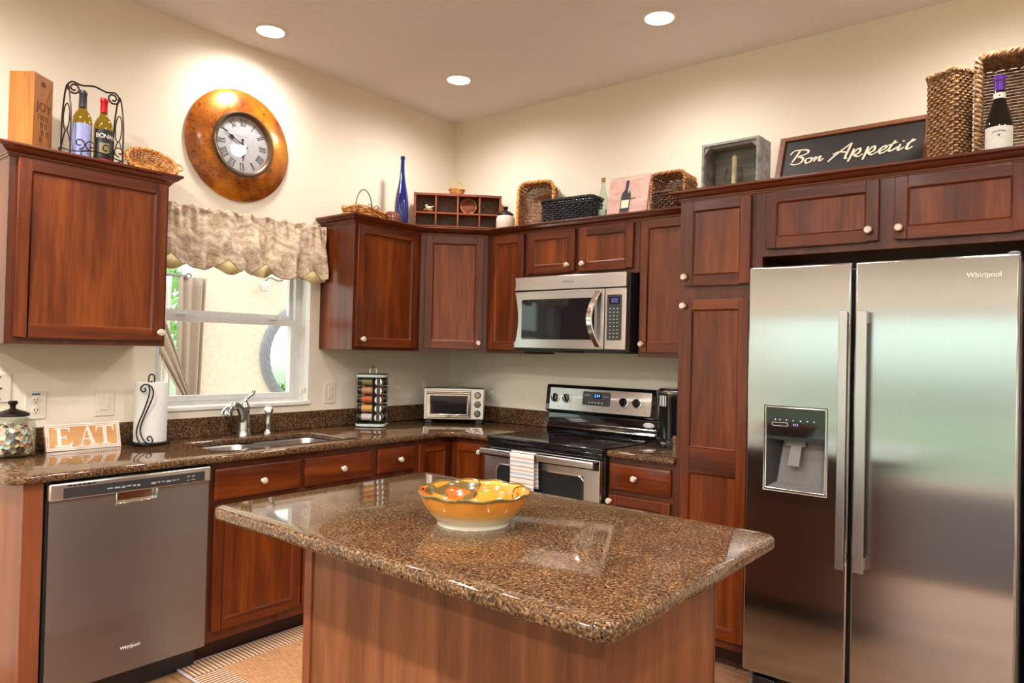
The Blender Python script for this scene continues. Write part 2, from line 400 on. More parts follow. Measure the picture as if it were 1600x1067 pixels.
def pebbles():
    m, t, b = new_mat('shell_mix')
    v = N(t, 'ShaderNodeTexVoronoi', Scale=55.0); t.links.new(coords(t), v.inputs['Vector'])
    sp = N(t, 'ShaderNodeSeparateColor'); t.links.new(v.outputs['Color'], sp.inputs[0])
    t.links.new(ramp(t, sp.outputs[0], [(0.0, srgb(70, 52, 44)), (0.2, srgb(206, 150, 110)), (0.45, srgb(240, 226, 206)), (0.7, srgb(196, 206, 206)), (0.9, srgb(120, 88, 60))], 'CONSTANT'), b.inputs['Base Color'])
    b.inputs['Roughness'].default_value = 0.3
    bump(t, b, v.outputs['Distance'], 1.0, 0.01)
pebbles()
def canvas_pic():
    m, t, b = new_mat('canvas_pink')
    n = N(t, 'ShaderNodeTexNoise', Scale=12.0, Detail=6.0, Roughness=0.7); t.links.new(coords(t, (1, 1, 2)), n.inputs['Vector'])
    t.links.new(ramp(t, n.outputs['Fac'], [(0.35, srgb(186, 142, 134)), (0.5, srgb(200, 160, 148)), (0.65, srgb(208, 174, 154))]), b.inputs['Base Color']); b.inputs['Roughness'].default_value = 0.7
canvas_pic()
def towel_mat():
    m, t, b = new_mat('towel_cloth')
    tc = N(t, 'ShaderNodeTexCoord'); sx = N(t, 'ShaderNodeSeparateXYZ'); t.links.new(tc.outputs['Object'], sx.inputs[0])
    fr = N(t, 'ShaderNodeMath', operation='MULTIPLY'); fr.inputs[1].default_value = 1 / 0.13; t.links.new(sx.outputs['Z'], fr.inputs[0])
    f2 = N(t, 'ShaderNodeMath', operation='FRACT'); t.links.new(fr.outputs[0], f2.inputs[0])
    wh = srgb(222, 218, 212)
    t.links.new(ramp(t, f2.outputs[0], [(0.0, wh), (0.08, srgb(130, 96, 84)), (0.11, wh), (0.22, srgb(170, 190, 204)), (0.30, wh), (0.38, srgb(206, 168, 138)), (0.43, wh), (0.55, srgb(128, 112, 104)), (0.58, wh), (0.70, srgb(176, 184, 190)), (0.78, wh), (0.88, srgb(200, 146, 110)), (0.92, wh)], 'CONSTANT'), b.inputs['Base Color'])
    b.inputs['Roughness'].default_value = 0.9
    n = N(t, 'ShaderNodeTexNoise', Scale=400.0); t.links.new(tc.outputs['Object'], n.inputs['Vector']); bump(t, b, n.outputs['Fac'], 0.4, 0.001)
towel_mat()
plain('ring_weave', srgb(140, 142, 152), 0.7, noise=(60, 0.6))

# ------------------------------------------------------------------ mesh builder
def M_(loc=(0, 0, 0), rz=0, rx=0, ry=0, s=1):
    return Matrix.Translation(loc) @ Euler((rx, ry, rz)).to_matrix().to_4x4() @ Matrix.Scale(s, 4)
class MB:
    def __init__(s): s.v = []; s.f = []; s.m = []
    def add(s, vs, fs, mat=0, M=None):
        o = len(s.v)
        s.v += [tuple(M @ Vector(p)) if M is not None else tuple(p) for p in vs]
        s.f += [tuple(i + o for i in f) for f in fs]; s.m += [mat] * len(fs)
    def box(s, x0, x1, y0, y1, z0, z1, mat=0, M=None):
        x0, x1 = min(x0, x1), max(x0, x1); y0, y1 = min(y0, y1), max(y0, y1); z0, z1 = min(z0, z1), max(z0, z1)
        s.add([(x0, y0, z0), (x1, y0, z0), (x1, y1, z0), (x0, y1, z0), (x0, y0, z1), (x1, y0, z1), (x1, y1, z1), (x0, y1, z1)],
              [(3, 2, 1, 0), (4, 5, 6, 7), (0, 1, 5, 4), (1, 2, 6, 5), (2, 3, 7, 6), (3, 0, 4, 7)], mat, M)
    def lathe(s, prof, n=32, mat=0, M=None, sx=1.0, sy=1.0, wave=None, top=True):
        vs = []; fs = []; k = len(prof)
        for i in range(n):
            a = 2 * PI * i / n
            for j, (r, z) in enumerate(prof):
                dz = wave(a, j) if wave else 0
                vs.append((r * math.cos(a) * sx, r * math.sin(a) * sy, z + dz))
        for i in range(n):
            for j in range(k - 1):
                a, b = i * k + j, ((i + 1) % n) * k + j
                fs.append((a, b, b + 1, a + 1))
        if prof[0][0] > 1e-6: fs.append(tuple(i * k for i in range(n))[::-1])
        if top and prof[-1][0] > 1e-6: fs.append(tuple(i * k + k - 1 for i in range(n)))
        s.add(vs, fs, mat, M)
    def ring(s, prof, n=48, mat=0, M=None):      # closed profile turned round z, no caps
        vs = []; fs = []; k = len(prof)
        for i in range(n):
            a = 2 * PI * i / n
            vs += [(r * math.cos(a), r * math.sin(a), z) for r, z in prof]
        for i in range(n):
            for j in range(k):
                j2 = (j + 1) % k; i2 = (i + 1) % n
                fs.append((i * k + j, i2 * k + j, i2 * k + j2, i * k + j2))
        s.add(vs, fs, mat, M)
    def tube(s, pts, r, n=8, closed=False, mat=0, M=None, flat=1.0):
        P = [Vector(p) for p in pts]; L = len(P)
        rr = r if isinstance(r, (list, tuple)) else [r] * L
        vs = []; fs = []; prev = None
        for i in range(L):
            if closed: t = P[(i + 1) % L] - P[i - 1]
            else: t = P[min(i + 1, L - 1)] - P[max(i - 1, 0)]
            if t.length < 1e-9: t = Vector((0, 0, 1))
            t.normalize()
            if prev is None:
                a = Vector((0, 0, 1)) if abs(t.z) < 0.9 else Vector((1, 0, 0)); u = t.cross(a).normalized()
            else:
                u = (prev - t * prev.dot(t))
                u = u.normalized() if u.length > 1e-6 else t.orthogonal().normalized()
            prev = u; w = t.cross(u)
            for k in range(n):
                a = 2 * PI * k / n
                vs.append(P[i] + (u * math.cos(a) + w * math.sin(a) * flat) * rr[i])
        for i in range(L if closed else L - 1):
            for k in range(n):
                i2 = (i + 1) % L; k2 = (k + 1) % n
                fs.append((i * n + k, i * n + k2, i2 * n + k2, i2 * n + k))
        if not closed:
            fs.append(tuple(range(n))[::-1]); fs.append(tuple((L - 1) * n + k for k in range(n)))
        s.add(vs, fs, mat, M)
    def prism(s, poly, y0, y1, mat=0, M=None):   # poly in (x, z), extruded along y
        n = len(poly)
        vs = [(x, y0, z) for x, z in poly] + [(x, y1, z) for x, z in poly]
        fs = [tuple(range(n)), tuple(range(2 * n - 1, n - 1, -1))] + [(i, i + n, (i + 1) % n + n, (i + 1) % n) for i in range(n)]
        s.add(vs, fs, mat, M)
    def grid(s, fn, nu, nv, mat=0, M=None, closed=False):
        vs = [fn(i / nu, j / nv) for i in range(nu + (0 if closed else 1)) for j in range(nv + 1)]
        fs = []
        for i in range(nu):
            i2 = (i + 1) % nu if closed else i + 1
            for j in range(nv): fs.append((i * (nv + 1) + j, i2 * (nv + 1) + j, i2 * (nv + 1) + j + 1, i * (nv + 1) + j + 1))
        s.add(vs, fs, mat, M)
    def sphere(s, c, r, n=16, mat=0, sc=(1, 1, 1), M=None):
        pr = [(r * math.sin(PI * j / (n // 2)), -r * math.cos(PI * j / (n // 2))) for j in range(n // 2 + 1)]
        pr[0] = (0, -r); pr[-1] = (0, r)
        m = Matrix.Translation(c) @ Matrix.Diagonal((sc[0], sc[1], sc[2], 1))
        s.lathe(pr, n, mat, (M @ m) if M is not None else m)
    def mesh(s, me, mat=0, M=None):
        s.add([v.co for v in me.vertices], [tuple(p.vertices) for p in me.polygons], mat, M)

def part(name, mb, mats, parent=None, bev=0.0, seg=2, angle=40, solid=0.0, subsurf=0, fixn=True):
    me = bpy.data.meshes.new(name)
    me.from_pydata(mb.v, [], mb.f)
    if isinstance(mats, str): mats = [mats]
    for m in mats: me.materials.append(MATS[m])
    me.polygons.foreach_set('material_index', mb.m)
    bm = bmesh.new(); bm.from_mesh(me)
    bmesh.ops.remove_doubles(bm, verts=bm.verts, dist=1e-6)
    if fixn: bmesh.ops.recalc_face_normals(bm, faces=bm.faces)
    bm.to_mesh(me); bm.free()
    me.shade_smooth(); me.set_sharp_from_angle(angle=R(angle))
    o = bpy.data.objects.new(name, me); COL.objects.link(o)
    if parent is not None: o.parent = parent
    if solid:
        md = o.modifiers.new('solid', 'SOLIDIFY'); md.thickness = solid; md.offset = 0
    if bev:
        md = o.modifiers.new('bevel', 'BEVEL'); md.width = bev; md.segments = seg; md.limit_method = 'ANGLE'; md.angle_limit = R(40); md.harden_normals = False
    if subsurf:
        md = o.modifiers.new('sub', 'SUBSURF'); md.levels = subsurf; md.render_levels = subsurf
    return o
def thing(name, label, cat, loc=(0, 0, 0), rz=0.0, group=None):
    o = bpy.data.objects.new(name, None); COL.objects.link(o); o.empty_display_size = 0.05
    o.location = loc; o.rotation_euler = (0, 0, rz); o['label'] = label; o['category'] = cat
    if group: o['group'] = group
    return o
def tag(o, label, cat, group=None):
    o['label'] = label; o['category'] = cat
    if group: o['group'] = group
    return o
def struct(name, mb, mats, **kw):
    o = part(name, mb, mats, **kw); o['kind'] = 'structure'; return o
def one(name, label, cat, mb, mats, loc=(0, 0, 0), rz=0, group=None, **kw):
    o = part(name, mb, mats, **kw); o.location = loc; o.rotation_euler = (0, 0, rz); tag(o, label, cat, group); return o
def kids(o): return [c for c in bpy.data.objects if c.parent is o]
def dup(root, loc, rz=None, label=None):
    r = root.copy(); COL.objects.link(r); r.location = loc
    if rz is not None: r.rotation_euler = (0, 0, rz)
    if label: r['label'] = label
    for ch in kids(root):
        c = ch.copy(); COL.objects.link(c); c.parent = r
        for g in kids(ch):
            d = g.copy(); COL.objects.link(d); d.parent = c
    return r
def text_mesh(txt, size, depth=0.0005, shear=0.0, spacing=1.0, bold=0.0):
    cu = bpy.data.curves.new('t', 'FONT'); cu.body = txt; cu.size = size; cu.extrude = depth; cu.shear = shear
    cu.align_x = 'CENTER'; cu.align_y = 'CENTER'; cu.space_character = spacing; cu.offset = bold; cu.resolution_u = 3
    ob = bpy.data.objects.new('t', cu); COL.objects.link(ob)
    dg = bpy.context.evaluated_depsgraph_get(); me = bpy.data.meshes.new_from_object(ob.evaluated_get(dg))
    bpy.data.objects.remove(ob); bpy.data.curves.remove(cu)
    return me
FACE = Matrix.Rotation(PI / 2, 4, 'X')           # text lying in xy -> standing, facing -y
def text(mb, txt, size, M, mat=0, **kw):
    me = text_mesh(txt, size, **kw); mb.mesh(me, mat, M @ FACE); bpy.data.meshes.remove(me)
def slab(loops, z0, z1, bev):
    # flat slab with rounded edges and holes, through a filled 2D curve
    cu = bpy.data.curves.new('s', 'CURVE'); cu.dimensions = '2D'; cu.fill_mode = 'BOTH'
    for lp in loops:
        sp = cu.splines.new('POLY'); sp.points.add(len(lp) - 1)
        for i, (x, y) in enumerate(lp): sp.points[i].co = (x, y, 0, 1)
        sp.use_cyclic_u = True
    cu.extrude = (z1 - z0) / 2 - bev; cu.bevel_depth = bev; cu.bevel_resolution = 3; cu.offset = -bev
    ob = bpy.data.objects.new('s', cu); COL.objects.link(ob)
    dg = bpy.context.evaluated_depsgraph_get(); me = bpy.data.meshes.new_from_object(ob.evaluated_get(dg))
    bpy.data.objects.remove(ob); bpy.data.curves.remove(cu)
    mb = MB(); mb.mesh(me, 0, Matrix.Translation((0, 0, (z0 + z1) / 2))); bpy.data.meshes.remove(me)
    return mb
def rrect(x0, x1, y0, y1, r, n=5, which=(1, 1, 1, 1)):
    out = []
    for k, (cx, cy, a0) in enumerate(((x1 - r, y1 - r, 0), (x0 + r, y1 - r, PI / 2), (x0 + r, y0 + r, PI), (x1 - r, y0 + r, 1.5 * PI))):
        if which[k]:
            out += [(cx + r * math.cos(a0 + PI / 2 * i / n), cy + r * math.sin(a0 + PI / 2 * i / n)) for i in range(n + 1)]
        else: out.append([(x1, y1), (x0, y1), (x0, y0), (x1, y0)][k])
    return out
def sweep(path, prof, closed=False):
    # moulding: path in plan, profile (outward, z); outward is to the right of travel
    n = len(path); mb = MB(); k = len(prof); vs = []
    for i in range(n):
        p = Vector(path[i]); 
        a = (Vector(path[i]) - Vector(path[i - 1])).normalized() if i > 0 else None
        b = (Vector(path[i + 1]) - Vector(path[i])).normalized() if i < n - 1 else None
        na = Vector((a.y, -a.x)) if a is not None else None; nb = Vector((b.y, -b.x)) if b is not None else None
        if na is None: d = nb
        elif nb is None: d = na
        else:
            d = (na + nb).normalized(); d = d / max(0.3, d.dot(na))
        vs += [(p.x + d.x * o, p.y + d.y * o, z) for o, z in prof]
    fs = []
    for i in range(n - 1):
        for j in range(k): fs.append((i * k + j, (i + 1) * k + j, (i + 1) * k + (j + 1) % k, i * k + (j + 1) % k))
    fs += [tuple(range(k)), tuple((n - 1) * k + j for j in range(k))[::-1]]
    mb.add(vs, fs)
    return mb
def spiral(c, r0, r1, a0, turns, n=22, plane='yz'):
    out = []
    for i in range(n + 1):
        t = i / n; a = a0 + 2 * PI * turns * t; r = r0 + (r1 - r0) * t
        p = (r * math.cos(a), r * math.sin(a))
        out.append({'yz': (c[0], c[1] + p[0], c[2] + p[1]), 'xz': (c[0] + p[0], c[1], c[2] + p[1]), 'xy': (c[0] + p[0], c[1] + p[1], c[2])}[plane])
    return out
def smooth(pts, n=6):                             # Catmull-Rom
    P = [Vector(p) for p in pts]; out = []
    for i in range(len(P) - 1):
        a = P[max(i - 1, 0)]; b = P[i]; c = P[i + 1]; d = P[min(i + 2, len(P) - 1)]
        for k in range(n):
            t = k / n
            out.append(0.5 * ((2 * b) + (c - a) * t + (2 * a - 5 * b + 4 * c - d) * t * t + (3 * b - a - 3 * c + d) * t ** 3))
    out.append(P[-1]); return out

# ================================================================== THE SETTING
H = 3.0247
mb = MB(); mb.box(-0.15, 6.4, -7.3, 0.15, -0.12, 0); struct('floor', mb, 'floor_tile')
mb = MB()
mb.box(-0.15, 6.4, -7.3, 0.15, H, H + 0.12); struct('ceiling', mb, 'ceiling_paint')
WY0, WY1, WZ0, WZ1 = -2.092, -1.196, 1.058, 2.03
def wall_hole(mb, axis, a0, a1, z0, z1, d0, d1, holes):
    # wall in the plane across `axis`; boxes round rectangular holes (sorted along a)
    cur = a0
    for (h0, h1, g0, g1) in holes:
        segs = [(cur, h0, z0, z1), (h0, h1, z0, g0), (h0, h1, g1, z1)]
        for s0, s1, q0, q1 in segs:
            if s1 - s0 > 1e-4 and q1 - q0 > 1e-4:
                if axis == 'x': mb.box(d0, d1, s0, s1, q0, q1)
                else: mb.box(s0, s1, d0, d1, q0, q1)
        cur = h1
    if axis == 'x': mb.box(d0, d1, cur, a1, z0, z1)
    else: mb.box(cur, a1, d0, d1, z0, z1)
mb = MB(); wall_hole(mb, 'x', -7.3, 0.15, 0, H, -0.18, 0.0, [(WY0, WY1, WZ0, WZ1)]); struct('wall_left', mb, 'wall_paint')
mb = MB(); mb.box(0, 6.4, 0, 0.15, 0, H); struct('wall_back', mb, 'wall_paint')
mb = MB(); wall_hole(mb, 'x', -7.3, 0.0, 0, H, 6.25, 6.4, [(-6.0, -3.2, 0.25, 2.15)]); struct('wall_right', mb, 'wall_paint')
DX0, DX1, DZ = 0.0, 4.5, 1.95
mb = MB(); wall_hole(mb, 'y', 0.0, 6.25, 0, H, -7.3, -7.15, [(DX0 + 0.1, DX1, 0.0, DZ)]); struct('wall_front', mb, 'wall_paint')
# sliding glass door behind the camera (its light and mirror image fill the fridge front)
mb = MB()
for x in (0.1, 1.52, 1.60, 3.02, 3.10, 4.44): mb.box(x, x + 0.06, -7.26, -7.2, 0.0, DZ)
mb.box(0.1, 4.5, -7.26, -7.2, 0.0, 0.06); mb.box(0.1, 4.5, -7.26, -7.2, DZ - 0.06, DZ)
d1 = struct('door_1', mb, 'white_paint')
mb = MB(); mb.box(0.1, 4.5, -7.235, -7.229, 0.05, DZ - 0.05); part('pane', mb, 'pane', d1)
mb = MB()
mb.box(6.3, 6.36, -6.0, -3.2, 0.25, 0.31); mb.box(6.3, 6.36, -6.0, -3.2, 2.09, 2.15)
for y in (-6.0, -4.63, -3.26): mb.box(6.3, 6.36, y, y + 0.06, 0.25, 2.15)
w2 = struct('window_2', mb, 'white_paint')
mb = MB(); mb.box(6.325, 6.331, -5.98, -3.22, 0.28, 2.12); part('pane', mb, 'pane', w2)
mb = MB(); mb.box(0.0, 0.014, -7.15, -2.9, 0, 0.1); struct('baseboard_left', mb, 'white_paint', bev=0.003)

# window_1 above the sink: white return, sill, single-hung vinyl frame
mb = MB()
mb.box(-0.105, 0.0, WY1 - 0.004, WY1 + 0.0, WZ0, WZ1); mb.box(-0.105, 0.0, WY0, WY0 + 0.004, WZ0, WZ1)
mb.box(-0.105, 0.0, WY0, WY1, WZ1 - 0.004, WZ1)
win = struct('window_1', mb, 'white_paint')
mb = MB(); mb.box(-0.105, 0.012, WY0 - 0.012, WY1 + 0.012, 1.052, 1.076); part('sill', mb, 'white_paint', win, bev=0.006, seg=3)
mb = MB(); fx0, fx1 = -0.155, -0.09
mb.box(fx0, fx1, WY0, -2.055, 1.076, WZ1); mb.box(fx0, fx1, -1.24, WY1 - 0.0045, 1.076, WZ1 - 0.0045); mb.box(fx0, fx1, -2.0548, -1.2402, 1.076, 1.108); mb.box(fx0, fx1, -2.0548, -1.2402, 1.985, WZ1 - 0.0045)
part('frame', mb, 'vinyl', win)
mb = MB()
mb.box(-0.125, -0.085, -2.0298, -1.2682, 1.512, 1.548); mb.box(-0.125, -0.0848, -2.0298, -1.2682, 1.0945, 1.124)
mb.box(-0.125, -0.085, -2.0545, -2.03, 1.0945, 1.548); mb.box(-0.125, -0.085, -1.268, -1.2405, 1.0945, 1.548)
part('lower_sash', mb, 'vinyl', win)
for y in (-1.95, -1.42): mb = MB(); mb.box(-0.0848, -0.078, y, y + 0.05, 1.540, 1.556); part('sash_lock', mb, 'vinyl', win, bev=0.003)
mb = MB()
mb.box(-0.153, -0.1262, -2.0348, -1.2582, 1.535, 1.574); mb.box(-0.153, -0.1262, -2.0545, -2.035, 1.535, 1.984); mb.box(-0.153, -0.1262, -1.258, -1.2405, 1.535, 1.984); mb.box(-0.153, -0.1262, -2.0348, -1.2582, 1.965, 1.984)
part('upper_sash', mb, 'vinyl', win)
mb = MB(); mb.box(-0.107, -0.103, -2.032, -1.266, 1.122, 1.514); part('pane', mb, 'pane', win)
mb = MB(); mb.box(-0.141, -0.137, -2.037, -1.256, 1.572, 1.967); part('pane', mb, 'pane', win)

# ceiling downlights
can0 = None
for i, (x, y) in enumerate(CAN_XY):
    lab = ['round recessed ceiling light nearest the wall clock', 'round recessed ceiling light near the corner of the two walls', 'round recessed ceiling light above the tall pantry cabinet'] 
    l = lab[i] if i < 3 else 'unseen recessed ceiling light added to light the rest of the room'
    if can0 is None:
        can0 = thing('ceiling_light', l, 'ceiling light', (x, y, H), 0, 'recessed ceiling lights')
        mb = MB(); mb.ring([(0.066, -0.002), (0.070, -0.007), (0.084, -0.006), (0.090, -0.001), (0.086, 0.0), (0.066, 0.0)], 48)
        part('trim_ring', mb, 'white_paint', can0)
        mb = MB(); mb.lathe([(0.0, -0.004), (0.05, -0.004), (0.068, -0.0025)], 40)
        part('lens', mb, 'lamp_lens', can0)
        mb = MB()
    elif True:
        dup(can0, (x, y, H), 0, l)
    can_light(x, y, H - 0.03, CAN_P[i])

# ------------------------------------------------------------------ outside the window: lanai
mb = MB(); mb.box(-16, -0.2, -12, 14, -0.2, -0.06); o = struct('ground_patio', mb, 'patio')
mb = MB(); mb.box(-3, 12, -20, -7.32, -0.2, -0.08); o = struct('ground_garden', mb, 'lawn')
circ = [(0.325 + 0.40 * math.cos(2 * PI * i / 64), 1.30 + 0.40 * math.sin(2 * PI * i / 64)) for i in range(64)]
sm = slab([[(-0.75, -0.1), (3.2, -0.1), (3.2, 3.2), (-0.75, 3.2)], circ], -0.11, 0.11, 0.004)
RY = Matrix(((0, 0, 1, 0), (1, 0, 0, 0), (0, 1, 0, 0), (0, 0, 0, 1)))
m2 = MB(); m2.add(sm.v, sm.f, 0, Matrix.Translation((-2.31, 0, 0)) @ RY)
struct('wall_lanai', m2, 'stucco')
mb = MB(); mb.box(-2.40, -2.2, -0.80, -0.745, -0.1, 3.2); struct('trim_1', mb, 'post_grey', bev=0.005)
ringM = Matrix.Translation((-2.2, 0.325, 1.30)) @ Matrix.Rotation(PI / 2, 4, 'Y')
t = thing('round_window_surround', 'pale woven round surround of the porthole opening in the patio wall', 'window surround', (0, 0, 0))
mb = MB(); mb.ring([(0.405, -0.01), (0.41, 0.03), (0.44, 0.05), (0.47, 0.045), (0.497, 0.0)], 96, 0, ringM); part('flat_ring', mb, 'ring_weave', t)
mb = MB()
for rr_, zz_ in ((0.42, 0.04), (0.435, 0.05), (0.45, 0.052), (0.465, 0.05), (0.48, 0.036)):
    pts = []
    for i in range(160):
        a = 2 * PI * i / 160; w = 0.004 * math.sin(i * PI / 2 + rr_ * 100)
        pts.append(ringM @ Vector(((rr_) * math.cos(a), (rr_) * math.sin(a), zz_ + w)))
    mb.tube(pts, 0.0045, 5, True)
part('braid', mb, 'ring_weave', t)
# curtains of the lanai
t = thing('curtain_rod', 'thin grey metal curtain rod with ring end outside the window', 'curtain rod', (-2.05, 0, 0))
mb = MB(); mb.tube([(0, -2.2, 1.935), (0, -0.93, 1.935)], 0.012, 10); part('rod', mb, 'grey_plastic', t)
mb = MB(); mb.ring([(0.022 + 0.007 * math.cos(a), 0.007 * math.sin(a)) for a in [k * PI / 4 for k in range(8)]], 24, 0, Matrix.Translation((0, -0.915, 1.935)) @ Matrix.Rotation(PI / 2, 4, 'Y')); part('finial', mb, 'grey_plastic', t)
def drape(label, yt0, yt1, yb0, yb1, z0, z1, x, mat, folds, mid=None):
    def fn(u, v):
        z = z1 + (z0 - z1) * v
        e = v if mid is None else v ** mid
        y = (yt0 + (yt1 - yt0) * u) * (1 - e) + (yb0 + (yb1 - yb0) * u) * e
        return (x + 0.022 * math.sin(u * folds * 2 * PI + 0.8 * math.sin(u * 7)) + 0.010 * math.sin(u * folds * 3.3 + 2 * v) + 0.006 * math.sin(9 * v + 3 * u), y, z)
    mb = MB(); mb.grid(fn, folds * 10, 24)
    one('curtain', label, 'curtain', mb, mat, solid=0.004, fixn=False)
drape('beige pleated curtain hanging against the patio wall outside the window', -0.99, -0.765, -0.97, -0.85, -0.05, 1.93, -2.06, 'drape', 3, 1.6)
drape('white sheer curtain hanging left of the beige one outside', -1.10, -1.0, -1.10, -0.985, -0.05, 1.93, -2.16, 'sheer', 3)
drape('beige curtain swept diagonally to the side outside the window', -1.55, -1.25, -0.98, -0.90, 0.95, 1.9, -1.96, 'drape', 3, 1.0)
# light and greenery outside
t = thing('wall_lantern', 'small grey outdoor lantern hanging under the valance edge outside', 'lantern', (-2.12, -0.19, 1.93))
mb = MB(); mb.lathe([(0.0, -0.06), (0.03, -0.05), (0.045, 0.0), (0.02, 0.03), (0.0, 0.035)], 12); part('shade', mb, 'post_grey', t)
mb = MB(); mb.tube(smooth([(0, 0, 0.03), (0, 0.05, 0.07), (0, 0.13, 0.05), (-0.0, 0.18, 0.06), (-0.09, 0.2, 0.06)]), 0.008, 6); part('arm', mb, 'grey_plastic', t)
def bush(name, label, c, rad, n, hgt):
    rnd = random.Random(int(c[1] * 100) + n)
    t = thing(name, label, name.split('_')[-1], (c[0], c[1], -0.08))
    mb = MB()
    for i in range(n):
        a = rnd.uniform(0, 2 * PI); b = math.acos(rnd.uniform(-1, 1)); rr = rad * rnd.uniform(0.55, 1)
        p = Vector((rr * math.sin(b) * math.cos(a), rr * math.sin(b) * math.sin(a), hgt + rr * 0.9 * math.cos(b)))
        q = Euler((rnd.uniform(0, 6), rnd.uniform(0, 6), rnd.uniform(0, 6))).to_matrix().to_4x4(); s = rnd.uniform(0.05, 0.10)
        mb.add([(-s, 0, 0), (0, -s * 0.4, 0.01), (s, 0, 0), (0, s * 0.4, 0.01)], [(0, 1, 2), (0, 2, 3)], 0, Matrix.Translation(p) @ q)
    part('foliage', mb, 'leaf', t, fixn=False)
    mb = MB(); mb.tube([(0, 0, 0), (0.03, 0, hgt * 0.5), (0, 0.02, hgt)], 0.05, 8); part('trunk', mb, 'bark', t)
bush('garden_bush', 'green leafy bush seen through the porthole opening', (-3.6, 1.25, 0), 0.55, 900, 0.62)
bush('garden_tree', 'green tree beyond the patio curtains outside the window', (-5.6, 0.2, 0), 1.0, 1400, 1.9)

mb = MB(); mb.box(0.4, 5.6, -6.8, -3.15, 0.0005, 0.014); one('added_dark_rug', 'large unseen dark taupe rug added to darken the fridge reflection', 'rug', mb, 'rug_taupe', bev=0.004)  # unseen, added so the fridge mirrors a darker floor with less warm bounce
# ================================================================== CABINETS
def slabbed_door(name, x0, x1, z0, z1, yf, parent, st=0.045, th=0.02, mats=('cherry_v', 'cherry_h', 'cherry_panel'), mid=None):
    # shaker style door facing -y: stiles, rails, sloped sticking, flat panel
    mb = MB(); y0, y1 = yf - th, yf
    mb.box(x0, x0 + st, y0, y1, z0, z1, 0); mb.box(x1 - st, x1, y0, y1, z0, z1, 0)
    mb.box(x0 + st, x1 - st, y0, y1, z1 - st, z1, 1); mb.box(x0 + st, x1 - st, y0, y1, z0, z0 + st, 1)
    wins = [(z0 + st, z1 - st)]
    if mid:
        mb.box(x0 + st, x1 - st, y0, y1, mid[0], mid[1], 1); wins = [(z0 + st, mid[0]), (mid[1], z1 - st)]
    for a, b in wins:
        p0, p1 = x0 + st, x1 - st; e = 0.007; yy = y0 + 0.009
        vs = [(p0, y0, a), (p1, y0, a), (p1, y0, b), (p0, y0, b), (p0 + e, yy, a + e), (p1 - e, yy, a + e), (p1 - e, yy, b - e), (p0 + e, yy, b - e)]
        mb.add(vs, [(0, 1, 5, 4), (2, 3, 7, 6)], 1); mb.add(vs, [(1, 2, 6, 5), (3, 0, 4, 7)], 0); mb.add(vs, [(4, 5, 6, 7)], 2)
    return part(name, mb, list(mats), parent, bev=0.0025)
def knob(parent, x, z, y):
    mb = MB()
    mb.lathe([(0.0, 0.026), (0.006, 0.0262), (0.0075, 0.0250), (0.011, 0.0255), (0.0145, 0.022), (0.0155, 0.018), (0.0135, 0.014), (0.0065, 0.009), (0.006, 0.004), (0.010, 0.001), (0.010, 0.0)], 24, 0, Matrix.Translation((x, y, z)) @ Matrix.Rotation(PI / 2, 4, 'X'))
    return part('knob', mb, 'knob_ceramic', parent)
def drawer_front(x0, x1, z0, z1, yf, parent, kn=None):
    mb = MB(); y0 = yf - 0.02
    e = 0.010
    vs = [(x0, yf, z0), (x1, yf, z0), (x1, yf, z1), (x0, yf, z1), (x0, y0 + 0.006, z0), (x1, y0 + 0.006, z0), (x1, y0 + 0.006, z1), (x0, y0 + 0.006, z1), (x0 + e, y0, z0 + e), (x1 - e, y0, z0 + e), (x1 - e, y0, z1 - e), (x0 + e, y0, z1 - e)]
    fs = [(8, 9, 10, 11), (3, 2, 1, 0)]
    for a in (0, 4):
        for k in range(4): fs.append((a + k, a + (k + 1) % 4, a + 4 + (k + 1) % 4, a + 4 + k))
    mb.add(vs, fs); d = part('drawer', mb, 'cherry_h', parent, bev=0.001)
    if kn: knob(d, kn[0], kn[1], y0)
    return d
def door(x0, x1, z0, z1, yf, parent, kn=None, **kw):
    d = slabbed_door('door', x0, x1, z0, z1, yf, parent, **kw)
    if kn: knob(d, kn[0], kn[1], yf - 0.02)
    return d
def carcass(parent, x0, x1, depth, z0, z1, frame='cherry_frame', side='cherry_v', recess=None, yb=-0.001):
    # box with a face frame; local front at y=-depth
    mb = MB(); mb.box(x0, x1, -depth + 0.019, yb, z0, z1, 0); mb.box(x0, x1, -depth, -depth + 0.019, z0, z1, 1)
    return part('cabinet_box', mb, [side, frame], parent, bev=0.0012)
CROWN = [(0, 2.110), (0.005, 2.110), (0.006, 2.117), (0.010, 2.118), (0.011, 2.124), (0.016, 2.127), (0.026, 2.133), (0.035, 2.141), (0.038, 2.145), (0.041, 2.146), (0.044, 2.148), (0.0455, 2.153), (0.044, 2.159), (0.0, 2.160), (-0.012, 2.160), (-0.012, 2.146), (0.0, 2.146)]
U0, UT = 1.381, 2.146
# left wall run uses rot +90: local x = world y - base, local -y = world +x
def left(name, label, cat, y, group=None): return thing(name, label, cat, (0, y, 0), PI / 2, group)
UD = 0.309
t = left('wall_cabinet', 'cherry wall cabinet left of the window, wine bottles on top', 'cabinet', -2.805)
carcass(t, 0, 0.6165, UD, U0, UT)
door(0.027, 0.600, 1.408, 2.110, -UD, t, (0.583, 1.443))
part('crown', sweep([(0, -0.001), (0, -UD), (0.6165, -UD), (0.6165, -0.001)], CROWN), 'cherry_crown', t)
t = left('wall_cabinet', 'cherry wall cabinet between the window and the corner, blue bottle on top', 'cabinet', -1.132)
carcass(t, 0, 0.5225, UD, U0, UT)
door(0.017, 0.482, 1.402, 2.104, -UD, t, (0.058, 1.445))
